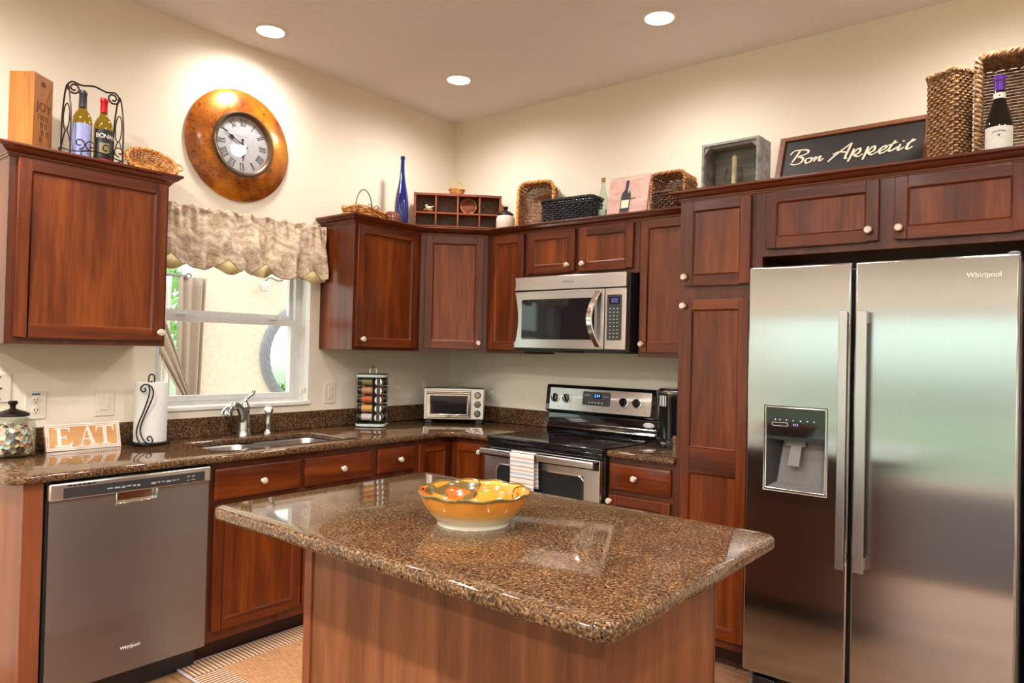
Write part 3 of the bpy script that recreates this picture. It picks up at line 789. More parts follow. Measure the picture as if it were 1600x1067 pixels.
# diagonal corner wall cabinet
t = thing('corner_wall_cabinet', 'diagonal corner cherry wall cabinet with one door', 'cabinet', (0, 0, 0))
a_ = 0.6095
mb = MB(); 
pl = [(0.001, -0.001), (0.001, -a_), (UD, -a_), (a_, -UD), (a_, -0.001)]
vs = [(x, y, U0) for x, y in pl] + [(x, y, UT) for x, y in pl]
mb.add(vs, [(4, 3, 2, 1, 0), (5, 6, 7, 8, 9)] + [(i, (i + 1) % 5, (i + 1) % 5 + 5, i + 5) for i in range(5)]); part('cabinet_box', mb, 'cherry_frame', t, bev=0.001)
dd = slabbed_door('door', -0.181, 0.181, 1.405, 2.108, 0, t)
dd.location = ((UD + a_) / 2, -(UD + a_) / 2, 0); dd.rotation_euler = (0, 0, PI / 4)
knob(dd, 0.160, 1.441, -0.02)
# back wall uppers
t = thing('wall_cabinet', 'narrow cherry wall cabinet left of the microwave', 'cabinet', (0.61, 0, 0))
carcass(t, 0, 0.308, UD, U0, UT); door(0.026, 0.296, 1.404, 2.108, -UD, t, (0.270, 1.440))
t = thing('wall_cabinet', 'short two-door cherry wall cabinet above the microwave', 'cabinet', (0.9185, 0, 0))
carcass(t, 0, 0.772, UD, 1.835, UT); door(0.020, 0.360, 1.862, 2.108, -UD, t, (0.315, 1.901)); door(0.392, 0.738, 1.862, 2.108, -UD, t, (0.420, 1.901))
t = thing('wall_cabinet', 'cherry wall cabinet between the microwave and the tall pantry', 'cabinet', (1.691, 0, 0))
carcass(t, 0, 0.386, UD, U0, UT); door(0.014, 0.360, 1.408, 2.112, -UD, t, (0.033, 1.449))
mb = sweep([(0.0005, -1.132), (UD, -1.132), (UD, -a_), (a_, -UD), (2.078, -UD)], CROWN)
one('crown_moulding', 'dark cherry crown moulding running round the corner wall cabinets', 'crown moulding', mb, 'cherry_crown')
# tall pantry + cabinet above the fridge
PD = 0.630
t = thing('pantry_cabinet', 'tall cherry pantry cabinet between the range counter and the fridge', 'cabinet', (2.080, 0, 0))
mb = MB(); mb.box(0, 0.356, -PD + 0.019, -0.001, 0.10, UT, 0); mb.box(0, 0.356, -PD, -PD + 0.019, 0.10, UT, 1); part('cabinet_box', mb, ['cherry_v', 'cherry_frame'], t, bev=0.0012)
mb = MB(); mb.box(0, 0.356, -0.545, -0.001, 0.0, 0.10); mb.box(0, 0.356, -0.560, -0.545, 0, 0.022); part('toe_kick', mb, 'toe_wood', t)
door(0.027, 0.338, 1.718, 2.106, -PD, t, (0.036, 1.757)); door(0.027, 0.338, 0.14, 1.652, -PD, t, (0.033, 1.624), mid=(0.862, 0.974))
t = thing('fridge_cabinet', 'two-door cherry cabinet above the fridge', 'cabinet', (2.4365, 0, 0))
carcass(t, 0, 0.985, PD, 1.831, UT)
door(0.048, 0.489, 1.864, 2.106, -PD, t, (0.455, 1.907)); door(0.545, 0.965, 1.864, 2.106, -PD, t, (0.562, 1.906))
mb = MB(); mb.box(0, 0.030, -PD, -PD + 0.019, 0.10, 1.831); part('filler_strip', mb, 'cherry_frame', t)
mb = MB(); mb.box(3.4225, 3.4425, -0.66, -0.001, 0, UT); one('end_panel', 'dark side panel at the right edge of the fridge', 'cabinet panel', mb, 'cherry_frame', bev=0.001)
mb = sweep([(2.0795, -0.001), (2.0795, -PD), (3.4430, -PD), (3.4430, -0.001)], CROWN)
one('crown_moulding', 'dark cherry crown moulding above the pantry and the fridge cabinet', 'crown moulding', mb, 'cherry_crown')

# ------------------------------------------------------------------ base cabinets, left run
BF = 0.613; BT = 0.882
t = left('end_panel', 'cherry end panel at the left end of the counter', 'cabinet panel', -2.752)
mb = MB(); mb.box(-0.065, 0, -BF - 0.008, -0.001, 0, BT); part('panel', mb, 'island_edge', t, bev=0.0015)
def base_box(t, w, z1=BT, fr='cherry_frame', toe=0.535):
    mb = MB(); mb.box(0, w, -BF + 0.019, -0.001, 0.10, z1, 0); mb.box(0, w, -BF, -BF + 0.019, 0.10, z1, 1); part('cabinet_box', mb, ['cherry_v', fr], t, bev=0.001)
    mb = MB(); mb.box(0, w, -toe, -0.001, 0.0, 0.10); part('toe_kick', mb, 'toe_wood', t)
t = left('base_cabinet', 'cherry sink base cabinet with two drawer fronts under the sink', 'cabinet', -2.130)
mb = MB(); w_ = 0.915
for bx in ((0, 0.016, -BF + 0.019, -0.001, 0.1, BT), (w_ - 0.016, w_, -BF + 0.019, -0.001, 0.1, BT), (0.016, w_ - 0.016, -BF + 0.019, -0.001, 0.1, 0.116)): mb.box(*bx)
mb.box(0, w_, -BF, -BF + 0.019, 0.10, BT, 1); part('cabinet_box', mb, ['cherry_v', 'cherry_frame'], t)
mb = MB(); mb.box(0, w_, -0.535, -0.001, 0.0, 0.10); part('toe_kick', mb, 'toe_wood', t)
drawer_front(0.028, 0.462, 0.716, 0.852, -BF, t, (0.256, 0.778)); drawer_front(0.486, 0.898, 0.716, 0.850, -BF, t, (0.706, 0.781))
door(0.028, 0.474, 0.146, 0.690, -BF, t); door(0.486, 0.898, 0.146, 0.690, -BF, t, (0.51, 0.65))
t = left('base_cabinet', 'narrow cherry base cabinet right of the sink base', 'cabinet', -1.2145)
base_box(t, 0.305); drawer_front(0.026, 0.292, 0.718, 0.853, -BF, t, (0.176, 0.787)); door(0.026, 0.292, 0.146, 0.690, -BF, t, (0.27, 0.65))
t = thing('corner_base_cabinet', 'cherry corner base cabinet with two doors meeting in the inner corner', 'cabinet', (0, 0, 0))
mb = MB(); mb.box(0.001, BF, -0.909, -0.001, 0.1, BT); mb.box(BF, 0.941, -BF, -0.001, 0.1, BT); part('cabinet_box', mb, 'cherry_frame', t)
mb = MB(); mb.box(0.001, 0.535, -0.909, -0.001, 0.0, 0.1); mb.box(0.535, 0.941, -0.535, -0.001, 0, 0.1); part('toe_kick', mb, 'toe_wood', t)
dr = door(BF + 0.022, 0.905, 0.146, 0.852, -BF, t, (0.866, 0.812))
dl = slabbed_door('door', 0, 0.252, 0.146, 0.852, -BF, t); dl.rotation_euler = (0, 0, PI / 2); dl.location = (0, -0.888, 0)
t = thing('base_cabinet', 'cherry base cabinet right of the range with a drawer and a door', 'cabinet', (1.7085, 0, 0))
base_box(t, 0.3705); drawer_front(0.012, 0.345, 0.722, 0.851, -BF, t, (0.158, 0.790)); door(0.012, 0.345, 0.146, 0.695, -BF, t, (0.022, 0.665))

# ------------------------------------------------------------------ counters
CE = 0.6515; CZ0, CZ1 = 0.882, 0.914
arc = []
r_ = 0.10
arc = [(CE + r_ - r_ * math.cos(a), -CE - r_ + r_ * math.sin(a)) for a in [PI / 2 * i / 8 for i in range(9)]]
arc = [(CE + r_ - r_ * math.sin(PI / 2 - PI / 2 * i / 8), -CE - r_ + r_ * math.cos(PI / 2 - PI / 2 * i / 8)) for i in range(9)]
yl = -2.872; rc = 0.05
outer = [(0.002, -0.002), (0.002, yl)] + [(CE - rc + rc * math.sin(a), yl + rc - rc * math.cos(a)) for a in [PI / 2 * i / 6 for i in range(7)]] + arc + [(0.9415, -CE), (0.9415, -0.002)]
SX0, SX1, SY0, SY1 = 0.165, 0.530, -2.03, -1.305
hole = rrect(SX0, SX1, SY0, SY1, 0.055)
one('countertop', 'brown speckled granite countertop with the sink, wrapping the corner', 'countertop', slab([outer, hole], CZ0, CZ1, 0.011), 'granite')
one('countertop', 'short piece of brown granite countertop right of the range', 'countertop', slab([rrect(1.7085, 2.0785, -CE, -0.002, 0.02, 4, (0, 0, 1, 0))], CZ0, CZ1, 0.011), 'granite')
mb = MB(); mb.box(0.001, 0.021, yl + 0.03, -0.021, 0.9145, 1.016); mb.box(0.001, 0.944, -0.021, -0.001, 0.9145, 1.016)
one('backsplash', 'low dark granite backsplash strip along the left wall and corner', 'backsplash', mb, 'granite_splash', bev=0.002)
mb = MB(); mb.box(1.7085, 2.058, -0.021, -0.001, 0.9145, 1.016); mb.box(2.058, 2.078, -0.625, -0.001, 0.9145, 1.016)
one('backsplash', 'low granite splash strip between the range counter and the pantry', 'backsplash', mb, 'granite_splash', bev=0.002)
# sink: two steel bowls hung under the counter
t = thing('kitchen_sink', 'stainless steel double-bowl sink set under the granite counter', 'sink', (0, 0, 0))
def bowl_sink(y0, y1, depth):
    mb = MB(); x0, x1 = SX0 - 0.004, SX1 + 0.004; rings = []
    for z, ins, r in ((0.8815, -0.012, 0.06), (0.8815, 0.0, 0.055), (0.872, 0.004, 0.055), (0.882 - depth + 0.03, 0.012, 0.05), (0.882 - depth, 0.045, 0.03)):
        rings.append([(x, y, z) for x, y in rrect(x0 + ins, x1 - ins, y0 + ins, y1 - ins, r, 5)])
    vs = [p for q in rings for p in q]; n = len(rings[0]); fs = []
    for k in range(len(rings) - 1):
        for i in range(n): fs.append((k * n + i, k * n + (i + 1) % n, (k + 1) * n + (i + 1) % n, (k + 1) * n + i))
    fs.append(tuple((len(rings) - 1) * n + i for i in range(n)))
    mb.add(vs, fs); b = part('basin', mb, 'sink_steel', t, fixn=False)
    mb = MB(); mb.lathe([(0.0, 0.004), (0.03, 0.004), (0.042, 0.001)], 20, 0, Matrix.Translation(((x0 + x1) / 2, (y0 + y1) / 2, 0.882 - depth))); part('drain', mb, 'chrome', b)
bowl_sink(SY0 - 0.004, -1.715, 0.17); bowl_sink(-1.685, SY1 + 0.004, 0.19)
mb = MB(); mb.box(SX0 + 0.0, SX1 + 0.0, -1.713, -1.687, 0.862, 0.881); part('divider', mb, 'sink_steel', t, bev=0.005)

# faucet
t = thing('faucet', 'brushed nickel kitchen faucet with curved spout and lever handle', 'faucet', (0.105, -1.665, CZ1))
mb = MB(); mb.lathe([(0.0, 0.0), (0.040, 0.0), (0.040, 0.006), (0.036, 0.012), (0.035, 0.05), (0.031, 0.085), (0.027, 0.12), (0.027, 0.140), (0.031, 0.147), (0.031, 0.156), (0.024, 0.162), (0.021, 0.174), (0.014, 0.184), (0.0, 0.187)], 28); part('body', mb, 'nickel', t)
mb = MB(); pts = smooth([(0.004, -0.004, 0.06), (0.012, -0.016, 0.112), (0.022, -0.040, 0.152), (0.030, -0.072, 0.166), (0.034, -0.100, 0.154), (0.036, -0.116, 0.134), (0.037, -0.120, 0.120)], 5)
rr = [0.025 - 0.006 * math.sin(PI * min(1, i / 18)) if i < 18 else 0.019 + (i - 18) * 0.0013 for i in range(len(pts))]
mb.tube(pts, rr, 16); part('spout', mb, 'nickel', t)
mb = MB(); pts = smooth([(0, 0, 0.178), (0.0, 0.014, 0.198), (0.0, 0.032, 0.212), (0.0, 0.046, 0.226), (0.0, 0.050, 0.243)], 5)
rr = [0.014, 0.013, 0.012, 0.0115, 0.011, 0.0105, 0.010, 0.010, 0.010, 0.010, 0.0105, 0.011, 0.012, 0.013, 0.0135, 0.014, 0.0145, 0.0145, 0.014, 0.012, 0.008]
mb.tube(pts, rr[:len(pts)], 12, flat=0.75); part('handle', mb, 'nickel', t)
t = thing('side_sprayer', 'small brushed nickel side sprayer right of the faucet', 'sprayer', (0.115, -1.530, CZ1))
mb = MB(); mb.lathe([(0.0, 0.0), (0.028, 0.0), (0.028, 0.006), (0.021, 0.012), (0.018, 0.03)], 20); part('base', mb, 'nickel', t)
mb = MB(); mb.tube(smooth([(0, 0, 0.02), (0.002, 0, 0.06), (0.006, 0.002, 0.10), (0.014, 0.004, 0.130)], 5), [0.016, 0.017, 0.018, 0.0185, 0.019, 0.019, 0.018, 0.017, 0.016, 0.015, 0.014, 0.014, 0.014, 0.015, 0.016, 0.017], 14); part('wand', mb, 'nickel', t)
mb = MB(); mb.lathe([(0.0, 0.0), (0.018, 0.002), (0.023, 0.012), (0.023, 0.020), (0.018, 0.024), (0.013, 0.022), (0.006, 0.0225), (0.0, 0.024)], 24, 0, Matrix.Translation((0.006, 0.002, 0.128)) @ Euler((0, R(70), R(-40))).to_matrix().to_4x4()); part('spray_head', mb, 'nickel', t)

# ------------------------------------------------------------------ island
t = thing('kitchen_island', 'kitchen island with brown speckled granite top and cherry base', 'island', (0, 0, 0))
part('granite_top', slab([rrect(1.530, 2.916, -2.611, -1.722, 0.045, 6)], 0.876, 0.914, 0.013), 'granite', t)
mb = MB(); mb.box(1.7735, 2.7755, -2.409, -1.86, 0.10, 0.8755); part('cabinet_body', mb, 'island_wood', t, bev=0.0015)
mb = MB(); mb.box(1.738, 1.7730, -2.416, -1.85, 0.0, 0.8755); part('end_panel', mb, 'island_edge', t, bev=0.002)
mb = MB(); mb.box(2.776, 2.790, -2.416, -1.856, 0.0, 0.8755); part('end_panel', mb, 'island_wood', t, bev=0.001)
mb = MB(); mb.box(2.770, 2.7905, -1.8555, -1.845, 0.0, 0.8755); part('corner_strip', mb, 'cherry_frame', t)
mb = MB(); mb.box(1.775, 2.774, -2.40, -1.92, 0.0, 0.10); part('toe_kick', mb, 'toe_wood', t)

# ================================================================== APPLIANCES
def logo(parent, x, y, z, s, mat1='mark_white', M0=None, ringmat='mark_grey'):
    mb = MB(); T = (M0 or Matrix.Identity(4)) @ Matrix.Translation((x, y, z))
    text(mb, 'Whirlpool', s, T, depth=0.0006)
    pts = [T @ Vector((0.10 * s * 0 + 1.15 * s * math.cos(a) * 0.62 + 0.1 * s, -0.0008, 1.15 * s * math.cos(a) * 0.42 + 0.38 * s * math.sin(a))) for a in [2 * PI * i / 40 for i in range(34)]]
    mb.tube(pts, s * 0.035, 5, False, 1)
    return part('brand_lettering', mb, [mat1, ringmat], parent)
def plate(mb, x0, x1, z0, z1, h, yf, yb, mat=0):
    # slab in xz facing -y with a rectangular hole h=(hx0,hx1,hz0,hz1)
    X = [x0, h[0], h[1], x1]; Z = [z0, h[2], h[3], z1]
    for y, fl in ((yf, 0), (yb, 1)):
        vs = [(x, y, z) for z in Z for x in X]; fs = []
        for j in range(3):
            for i in range(3):
                if i == 1 and j == 1: continue
                q = (j * 4 + i, j * 4 + i + 1, (j + 1) * 4 + i + 1, (j + 1) * 4 + i); fs.append(q if not fl else q[::-1])
        mb.add(vs, fs, mat)
    def wall(a, b):
        mb.add([(a[0], yf, a[1]), (b[0], yf, b[1]), (b[0], yb, b[1]), (a[0], yb, a[1])], [(0, 1, 2, 3)], mat)
    for xs, zs in (((x0, x1), (z0, z1)), ((h[0], h[1]), (h[2], h[3]))):
        XX = X if xs == (x0, x1) else X[1:3]; ZZ = Z if xs == (x0, x1) else Z[1:3]
        for i in range(len(XX) - 1): wall((XX[i], zs[0]), (XX[i + 1], zs[0])); wall((XX[i], zs[1]), (XX[i + 1], zs[1]))
        for i in range(len(ZZ) - 1): wall((xs[0], ZZ[i]), (xs[0], ZZ[i + 1])); wall((xs[1], ZZ[i]), (xs[1], ZZ[i + 1]))
# ---- refrigerator
t = thing('refrigerator', 'stainless steel side-by-side refrigerator with ice dispenser', 'refrigerator', (2.4875, 0, 0))
FW = 0.905; FY = -0.838
mb = MB(); mb.box(0.003, FW - 0.003, -0.765, -0.05, 0.012, 1.745); part('body', mb, 'grey_plastic', t, bev=0.004)
mb = MB(); mb.box(0.02, FW - 0.02, -0.775, -0.74, 0.012, 0.115); mb.box(0.03, 0.12, -0.80, -0.77, 0.03, 0.10); mb.box(FW - 0.12, FW - 0.03, -0.80, -0.77, 0.03, 0.10); part('base_grille', mb, 'black_plastic', t, bev=0.006)
dx0, dx1, dz0, dz1 = 0.079, 0.308, 0.873, 1.198
mb = MB(); plate(mb, 0.0, 0.3905, 0.128, 1.760, (dx0, dx1, dz0, dz1), FY, FY + 0.066)
dL = part('freezer_door', mb, 'steel_fridge', t, bev=0.007, seg=3)
mb = MB(); mb.box(0.4025, FW, FY, FY + 0.066, 0.128, 1.760); dR = part('fridge_door', mb, 'steel_fridge', t, bev=0.007, seg=3)
def fr_handle(par, x0, x1):
    mb = MB(); mb.box(x0, x1, FY - 0.052, FY - 0.036, 0.618, 1.574); 
    for z in (0.64, 1.55): mb.box(x0 + 0.006, x1 - 0.006, FY - 0.040, FY + 0.001, z - 0.02, z + 0.02)
    part('handle', mb, 'steel_handle', par, bev=0.002, seg=2)
fr_handle(dL, 0.3595, 0.3925 - 0.0035); fr_handle(dR, 0.4195, 0.4545)
# dispenser
mb = MB(); plate(mb, dx0 - 0.004, dx1 + 0.004, dz0 - 0.004, dz1 + 0.004, (dx0 + 0.004, dx1 - 0.004, dz0 + 0.006, dz1 - 0.003), FY - 0.003, FY + 0.01); disp = part('dispenser', mb, 'chrome', dL, bev=0.003)
mb = MB(); mb.box(dx0 + 0.004, dx1 - 0.004, FY - 0.001, FY + 0.012, 1.085, dz1 - 0.003, 0); mb.box(dx0 + 0.004, dx1 - 0.004, FY + 0.0, FY + 0.03, 1.070, 1.085, 1)
part('control_panel', mb, ['black_gloss', 'black_plastic'], disp, bev=0.001)
mb = MB()
for i, x in enumerate((0.115, 0.133, 0.158, 0.184, 0.212, 0.238, 0.263)): mb.box(x, x + 0.004, FY - 0.0022, FY - 0.0008, 1.148, 1.152, i % 2)
mb.tube([(x, FY - 0.0014, z) for x, z in rrect(0.104, 0.165, 1.126, 1.139, 0.005, 4)], 0.0007, 5, True, 0); text(mb, '3:12', 0.012, Matrix.Translation((0.195, FY - 0.0012, 1.133)), 1, depth=0.0003)
part('indicator_marks', mb, ['mark_white', 'blue_led'], disp)
mb = MB(); a0, a1, b0, b1 = dx0 + 0.004, dx1 - 0.004, dz0 + 0.006, 1.072
vs = [(a0, FY + 0.004, b0), (a1, FY + 0.004, b0), (a1, FY + 0.004, b1), (a0, FY + 0.004, b1), (a0 + 0.028, FY + 0.05, b0 + 0.018), (a1 - 0.012, FY + 0.05, b0 + 0.018), (a1 - 0.02, FY + 0.064, b1), (a0 + 0.05, FY + 0.064, b1)]
mb.add(vs, [(0, 1, 5, 4)], 1); mb.add(vs, [(1, 2, 6, 5), (3, 0, 4, 7), (2, 3, 7, 6)], 0); mb.add(vs, [(4, 5, 6, 7)], 1); part('recess', mb, ['dark_plastic', 'grey_plastic'], disp, fixn=False)
mb = MB(); mb.add([(0.168, FY + 0.03, 1.05), (0.212, FY + 0.03, 1.05), (0.208, FY + 0.012, 0.968), (0.160, FY + 0.012, 0.968), (0.168, FY + 0.042, 1.05), (0.212, FY + 0.042, 1.05), (0.208, FY + 0.024, 0.968), (0.160, FY + 0.024, 0.968)], [(0, 1, 2, 3), (7, 6, 5, 4), (0, 4, 5, 1), (1, 5, 6, 2), (2, 6, 7, 3), (3, 7, 4, 0)]); mb.box(0.15, 0.225, FY + 0.03, FY + 0.06, 1.045, 1.07); part('paddle', mb, 'grey_plastic', disp, bev=0.003)
logo(dR, 0.805, FY - 0.001, 1.693, 0.024)
mb = MB(); mb.box(0.82, 0.90, -0.80, -0.70, 1.745, 1.765); mb.lathe([(0, 0.012), (0.016, 0.010), (0.02, 0)], 16, 0, Matrix.Translation((0.885, -0.79, 1.762))); part('hinge_cover', mb, 'grey_plastic', t, bev=0.004)

# ---- dishwasher
t = left('dishwasher', 'stainless steel dishwasher under the left end of the counter', 'dishwasher', -2.7465)
DW = 0.612; DF = -0.645
mb = MB(); mb.box(0.004, DW - 0.004, -0.60, -0.03, 0.085, 0.878); mb.box(0.0, 0.014, -0.628, -0.60, 0.1, 0.878); part('tub', mb, 'black_plastic', t)
mb = MB(); mb.box(0.01, DW - 0.01, -0.57, -0.03, 0.0, 0.105); part('toe_kick', mb, 'black_plastic', t)
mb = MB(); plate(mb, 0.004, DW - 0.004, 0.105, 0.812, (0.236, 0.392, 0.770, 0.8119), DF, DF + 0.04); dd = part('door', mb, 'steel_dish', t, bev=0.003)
mb = MB(); mb.box(0.238, 0.390, DF + 0.022, DF + 0.026, 0.768, 0.812); mb.box(0.234, 0.394, DF - 0.001, DF + 0.02, 0.764, 0.7715); mb.box(0.234, 0.240, DF - 0.001, DF + 0.02, 0.764, 0.812); mb.box(0.388, 0.394, DF - 0.001, DF + 0.02, 0.764, 0.812); part('pocket_handle', mb, 'chrome', dd, bev=0.002)
mb = MB(); mb.box(0.0, DW - 0.002, DF - 0.012, DF + 0.03, 0.812, 0.874); cp = part('control_panel', mb, 'steel_range', t, bev=0.006, seg=3)
mb = MB(); mb.box(0.046, DW - 0.030, DF - 0.0135, DF - 0.010, 0.817, 0.857); part('key_strip', mb, 'dark_plastic', cp, bev=0.001)
mb = MB()
for k in range(6): mb.box(0.062 + k * 0.016, 0.073 + k * 0.016, DF - 0.0135, DF - 0.011, 0.861, 0.866)
part('vent', mb, 'black_plastic', cp)
mb = MB()
for x, w in ((0.195, 0.02), (0.222, 0.02), (0.247, 0.014), (0.266, 0.018), (0.290, 0.010), (0.305, 0.012), (0.36, 0.018), (0.384, 0.010), (0.40, 0.014), (0.42, 0.018), (0.444, 0.012), (0.462, 0.010)): mb.box(x, x + w, DF - 0.0142, DF - 0.0130, 0.832 + 0.002 * math.sin(x * 99), 0.838)
for x in (0.505, 0.525): mb.box(x, x + 0.012, DF - 0.0142, DF - 0.013, 0.840, 0.845)
mb.box(0.503, 0.515, DF - 0.0142, DF - 0.0130, 0.826, 0.829); mb.box(0.523, 0.540, DF - 0.0142, DF - 0.0130, 0.826, 0.829)
part('markings', mb, 'mark_grey', cp)
logo(dd, 0.302, DF - 0.001, 0.200, 0.018)

# ---- range
t = thing('electric_range', 'black and stainless electric range with glass cooktop', 'range', (0.9445, 0, 0))
RW = 0.761
mb = MB(); mb.box(0.002, RW - 0.002, -0.640, -0.025, 0.02, 0.898); part('body', mb, 'black_plastic', t, bev=0.003)
mb = MB(); mb.box(0.0, RW, -0.673, -0.08, 0.897, 0.9195); ct = part('cooktop', mb, 'black_gloss', t, bev=0.006, seg=3)
for x, y, r in ((0.20, -0.50, 0.115), (0.56, -0.50, 0.085), (0.20, -0.235, 0.08), (0.56, -0.235, 0.10)):
    mb = MB(); mb.ring([(r, 0.9196), (r, 0.9201), (r + 0.002, 0.9201), (r + 0.002, 0.9196)], 48, 0, Matrix.Translation((x, y, 0)))
    part('burner_ring', mb, 'dark_plastic', ct)
mb = MB(); mb.box(0.004, RW - 0.004, -0.668, -0.60, 0.868, 0.8965); part('front_rail', mb, 'black_gloss', t, bev=0.005)
mb = MB(); plate(mb, 0.004, RW - 0.004, 0.235, 0.862, (0.096, 0.662, 0.40, 0.772), -0.690, -0.642); od = part('oven_door', mb, 'steel_range', t, bev=0.003)
mb = MB(); mb.box(0.006, RW - 0.006, -0.6915, -0.689, 0.812, 0.860); part('door_top_band', mb, 'black_gloss', od)
mb = MB(); mb.prism(rrect(0.096, 0.662, 0.40, 0.772, 0.035, 6), -0.688, -0.68); part('window', mb, 'oven_window', od)
mb = MB(); mb.tube([(x, -0.690, z) for x, z in rrect(0.094, 0.664, 0.398, 0.774, 0.036, 6)], 0.0045, 6, True); part('window_trim', mb, 'chrome', od)
mb = MB(); mb.box(0.006, RW - 0.012, -0.742, -0.722, 0.826, 0.860); 
for x in (0.03, RW - 0.06): mb.box(x, x + 0.03, -0.725, -0.688, 0.832, 0.854)
part('handle', mb, 'steel_range', od, bev=0.006, seg=3)
mb = MB(); mb.box(0.004, RW - 0.004, -0.688, -0.645, 0.06, 0.225); part('drawer', mb, 'steel_range', t, bev=0.003)
# backguard
mb = MB(); pr_ = [(-0.095, 0.919), (-0.100, 0.935), (-0.080, 0.965), (-0.074, 1.02), (-0.10, 1.028), (-0.118, 1.04), (-0.100, 1.188), (-0.092, 1.196), (-0.03, 1.196), (-0.02, 1.19), (-0.02, 0.919)]
n_ = len(pr_); vs = [(x, y, z) for x in (0.0, RW) for y, z in pr_]; mb.add(vs, [tuple(range(n_)), tuple(range(2 * n_ - 1, n_ - 1, -1))] + [(i, i + n_, (i + 1) % n_ + n_, (i + 1) % n_) for i in range(n_)])
bg = part('backguard', mb, 'black_gloss', t, bev=0.002)
TP = Matrix.Translation((0, -0.1185, 1.0405)) @ Matrix.Rotation(-math.atan2(0.018, 0.148), 4, 'X')
mb = MB(); mb.prism(rrect(0.030, 0.730, 0.004, 0.138, 0.006, 4), -0.003, 0.001, 0, TP); sp = part('control_panel', mb, 'steel_range', bg, bev=0.001)
mb = MB(); mb.prism(rrect(0.272, 0.464, 0.043, 0.125, 0.01, 4), -0.005, 0.0, 0, TP); part('display', mb, 'dark_plastic', bg, bev=0.001)
mb = MB(); mb.box(0.345, 0.402, -0.0062, -0.005, 0.086, 0.115, 0, TP); 
mk = MB(); text(mk, '2:34', 0.024, TP @ Matrix.Translation((0.374, -0.0066, 0.101)), 0, depth=0.0004); part('clock_digits', mk, 'blue_digits', bg)
part('clock_window', mb, 'black_gloss', bg)
mb = MB()
for k in range(5): mb.box(0.315 + k * 0.022, 0.327 + k * 0.022, -0.0058, -0.005, 0.056, 0.064, 0, TP)
for k in range(3): mb.box(0.286 + k * 0.014, 0.294 + k * 0.014, -0.0058, -0.005, 0.10, 0.108, 0, TP); mb.box(0.418 + k * 0.012, 0.424 + k * 0.012, -0.0058, -0.005, 0.095, 0.101, 0, TP)
for x in (0.10, 0.185, 0.52, 0.61, 0.69): mb.box(x, x + 0.008, -0.0038, -0.003, 0.022, 0.030, 0, TP)
part('markings', mb, 'mark_grey', bg)
logo(bg, 0.352, -0.0032, 0.024, 0.020, 'mark_grey', TP)
for i, x in enumerate((0.070, 0.156, 0.555, 0.640)):
    mb = MB(); KM = TP @ Matrix.Translation((x, -0.003, 0.075)) @ Matrix.Rotation(PI / 2, 4, 'X')
    mb.lathe([(0.0, 0.020), (0.020, 0.020), (0.023, 0.017), (0.024, 0.0)], 28, 0, KM); mb.ring([(0.024, 0.0), (0.029, 0.0), (0.029, 0.003), (0.024, 0.004)], 28, 1, KM)
    mb.box(-0.004, 0.004, -0.022, 0.022, 0.018, 0.030, 0, KM @ Matrix.Rotation(0.5 * i, 4, 'Z')); mb.box(-0.0015, 0.0015, 0.004, 0.020, 0.030, 0.0306, 1, KM @ Matrix.Rotation(0.5 * i, 4, 'Z'))
    part('knob', mb, ['black_gloss', 'chrome'], bg, bev=0.0015)
mb = MB(); mb.tube([(0.012, -0.101, 0.938), (RW - 0.012, -0.101, 0.938)], 0.003, 6); mb.tube([(0.012, -0.082, 0.966), (RW - 0.012, -0.082, 0.966)], 0.002, 6); part('trim_line', mb, 'chrome', bg)
mb = MB(); mb.lathe([(0, 0.002), (0.025, 0.0015), (0.028, 0)], 28, 0, Matrix.Translation((0.700, -0.082, 0.992)) @ Matrix.Rotation(PI / 2, 4, 'X'), 1.25, 0.55); mb.ring([(0.020, 0.002), (0.021, 0.0026), (0.022, 0.002)], 28, 1, Matrix.Translation((0.700, -0.0825, 0.992)) @ Matrix.Rotation(PI / 2, 4, 'X') @ Matrix.Diagonal((1.2, 0.5, 1, 1))); part('oval_badge', mb, ['mark_white', 'grey_plastic'], bg)

# dish towel on the oven handle
def towel(u, v):
    # u along x, v along the cloth: front hem -> over the bar -> back hem
    x = 0.244 + 0.160 * u + 0.003 * math.sin(7 * v)
    L0, L1 = 0.235, 0.17; s = v * (L0 + 0.06 + L1); rz_ = 0.018
    if s < L0: y, z = -0.752 - 0.005 * math.sin(u * 9) * (1 - s / L0), 0.846 - (L0 - s)
    elif s < L0 + 0.06:
        a = (s - L0) / 0.06 * PI; y, z = -0.732 - 0.020 * math.cos(a), 0.846 + rz_ * math.sin(a)
    else: y, z = -0.711 + 0.002 * math.sin(u * 6), 0.846 - (s - L0 - 0.06)
    return (x - 0.244 - 0.08, y + 0.73, z - 0.846)
mb = MB(); mb.grid(towel, 24, 60)
one('dish_towel', 'striped white dish towel hanging over the oven door handle', 'towel', mb, 'towel_cloth', loc=(0.9445 + 0.318, -0.73, 0.846), solid=0.003, fixn=False)

# ---- microwave
t = thing('microwave', 'stainless steel over-the-range microwave with curved handle', 'microwave', (0.912, 0, 0))
MWW = 0.758
mb = MB(); mb.box(0.004, MWW + 0.004, -0.372, -0.002, 1.402, 1.8345); part('body', mb, 'black_plastic', t, bev=0.002)
mb = MB(); mb.box(0.02, 0.30, -0.33, -0.10, 1.394, 1.403); mb.box(0.45, 0.72, -0.33, -0.10, 1.396, 1.403); part('vent_filter', mb, 'dark_plastic', t)
def bowed(x0, x1, z0, z1, bow, n=10):
    lp = [(x0 + bow * math.sin(PI * i / n), z0 + (z1 - z0) * i / n) for i in range(n + 1)]
    return [(x1, z0)] + [] + [(x1, z1)] + lp[::-1]
mb = MB(); mb.prism(bowed(0.0, MWW, 1.753, 1.832, 0.006), -0.412, -0.37); tp = part('vent_panel', mb, 'steel_range', t, bev=0.004, seg=3)
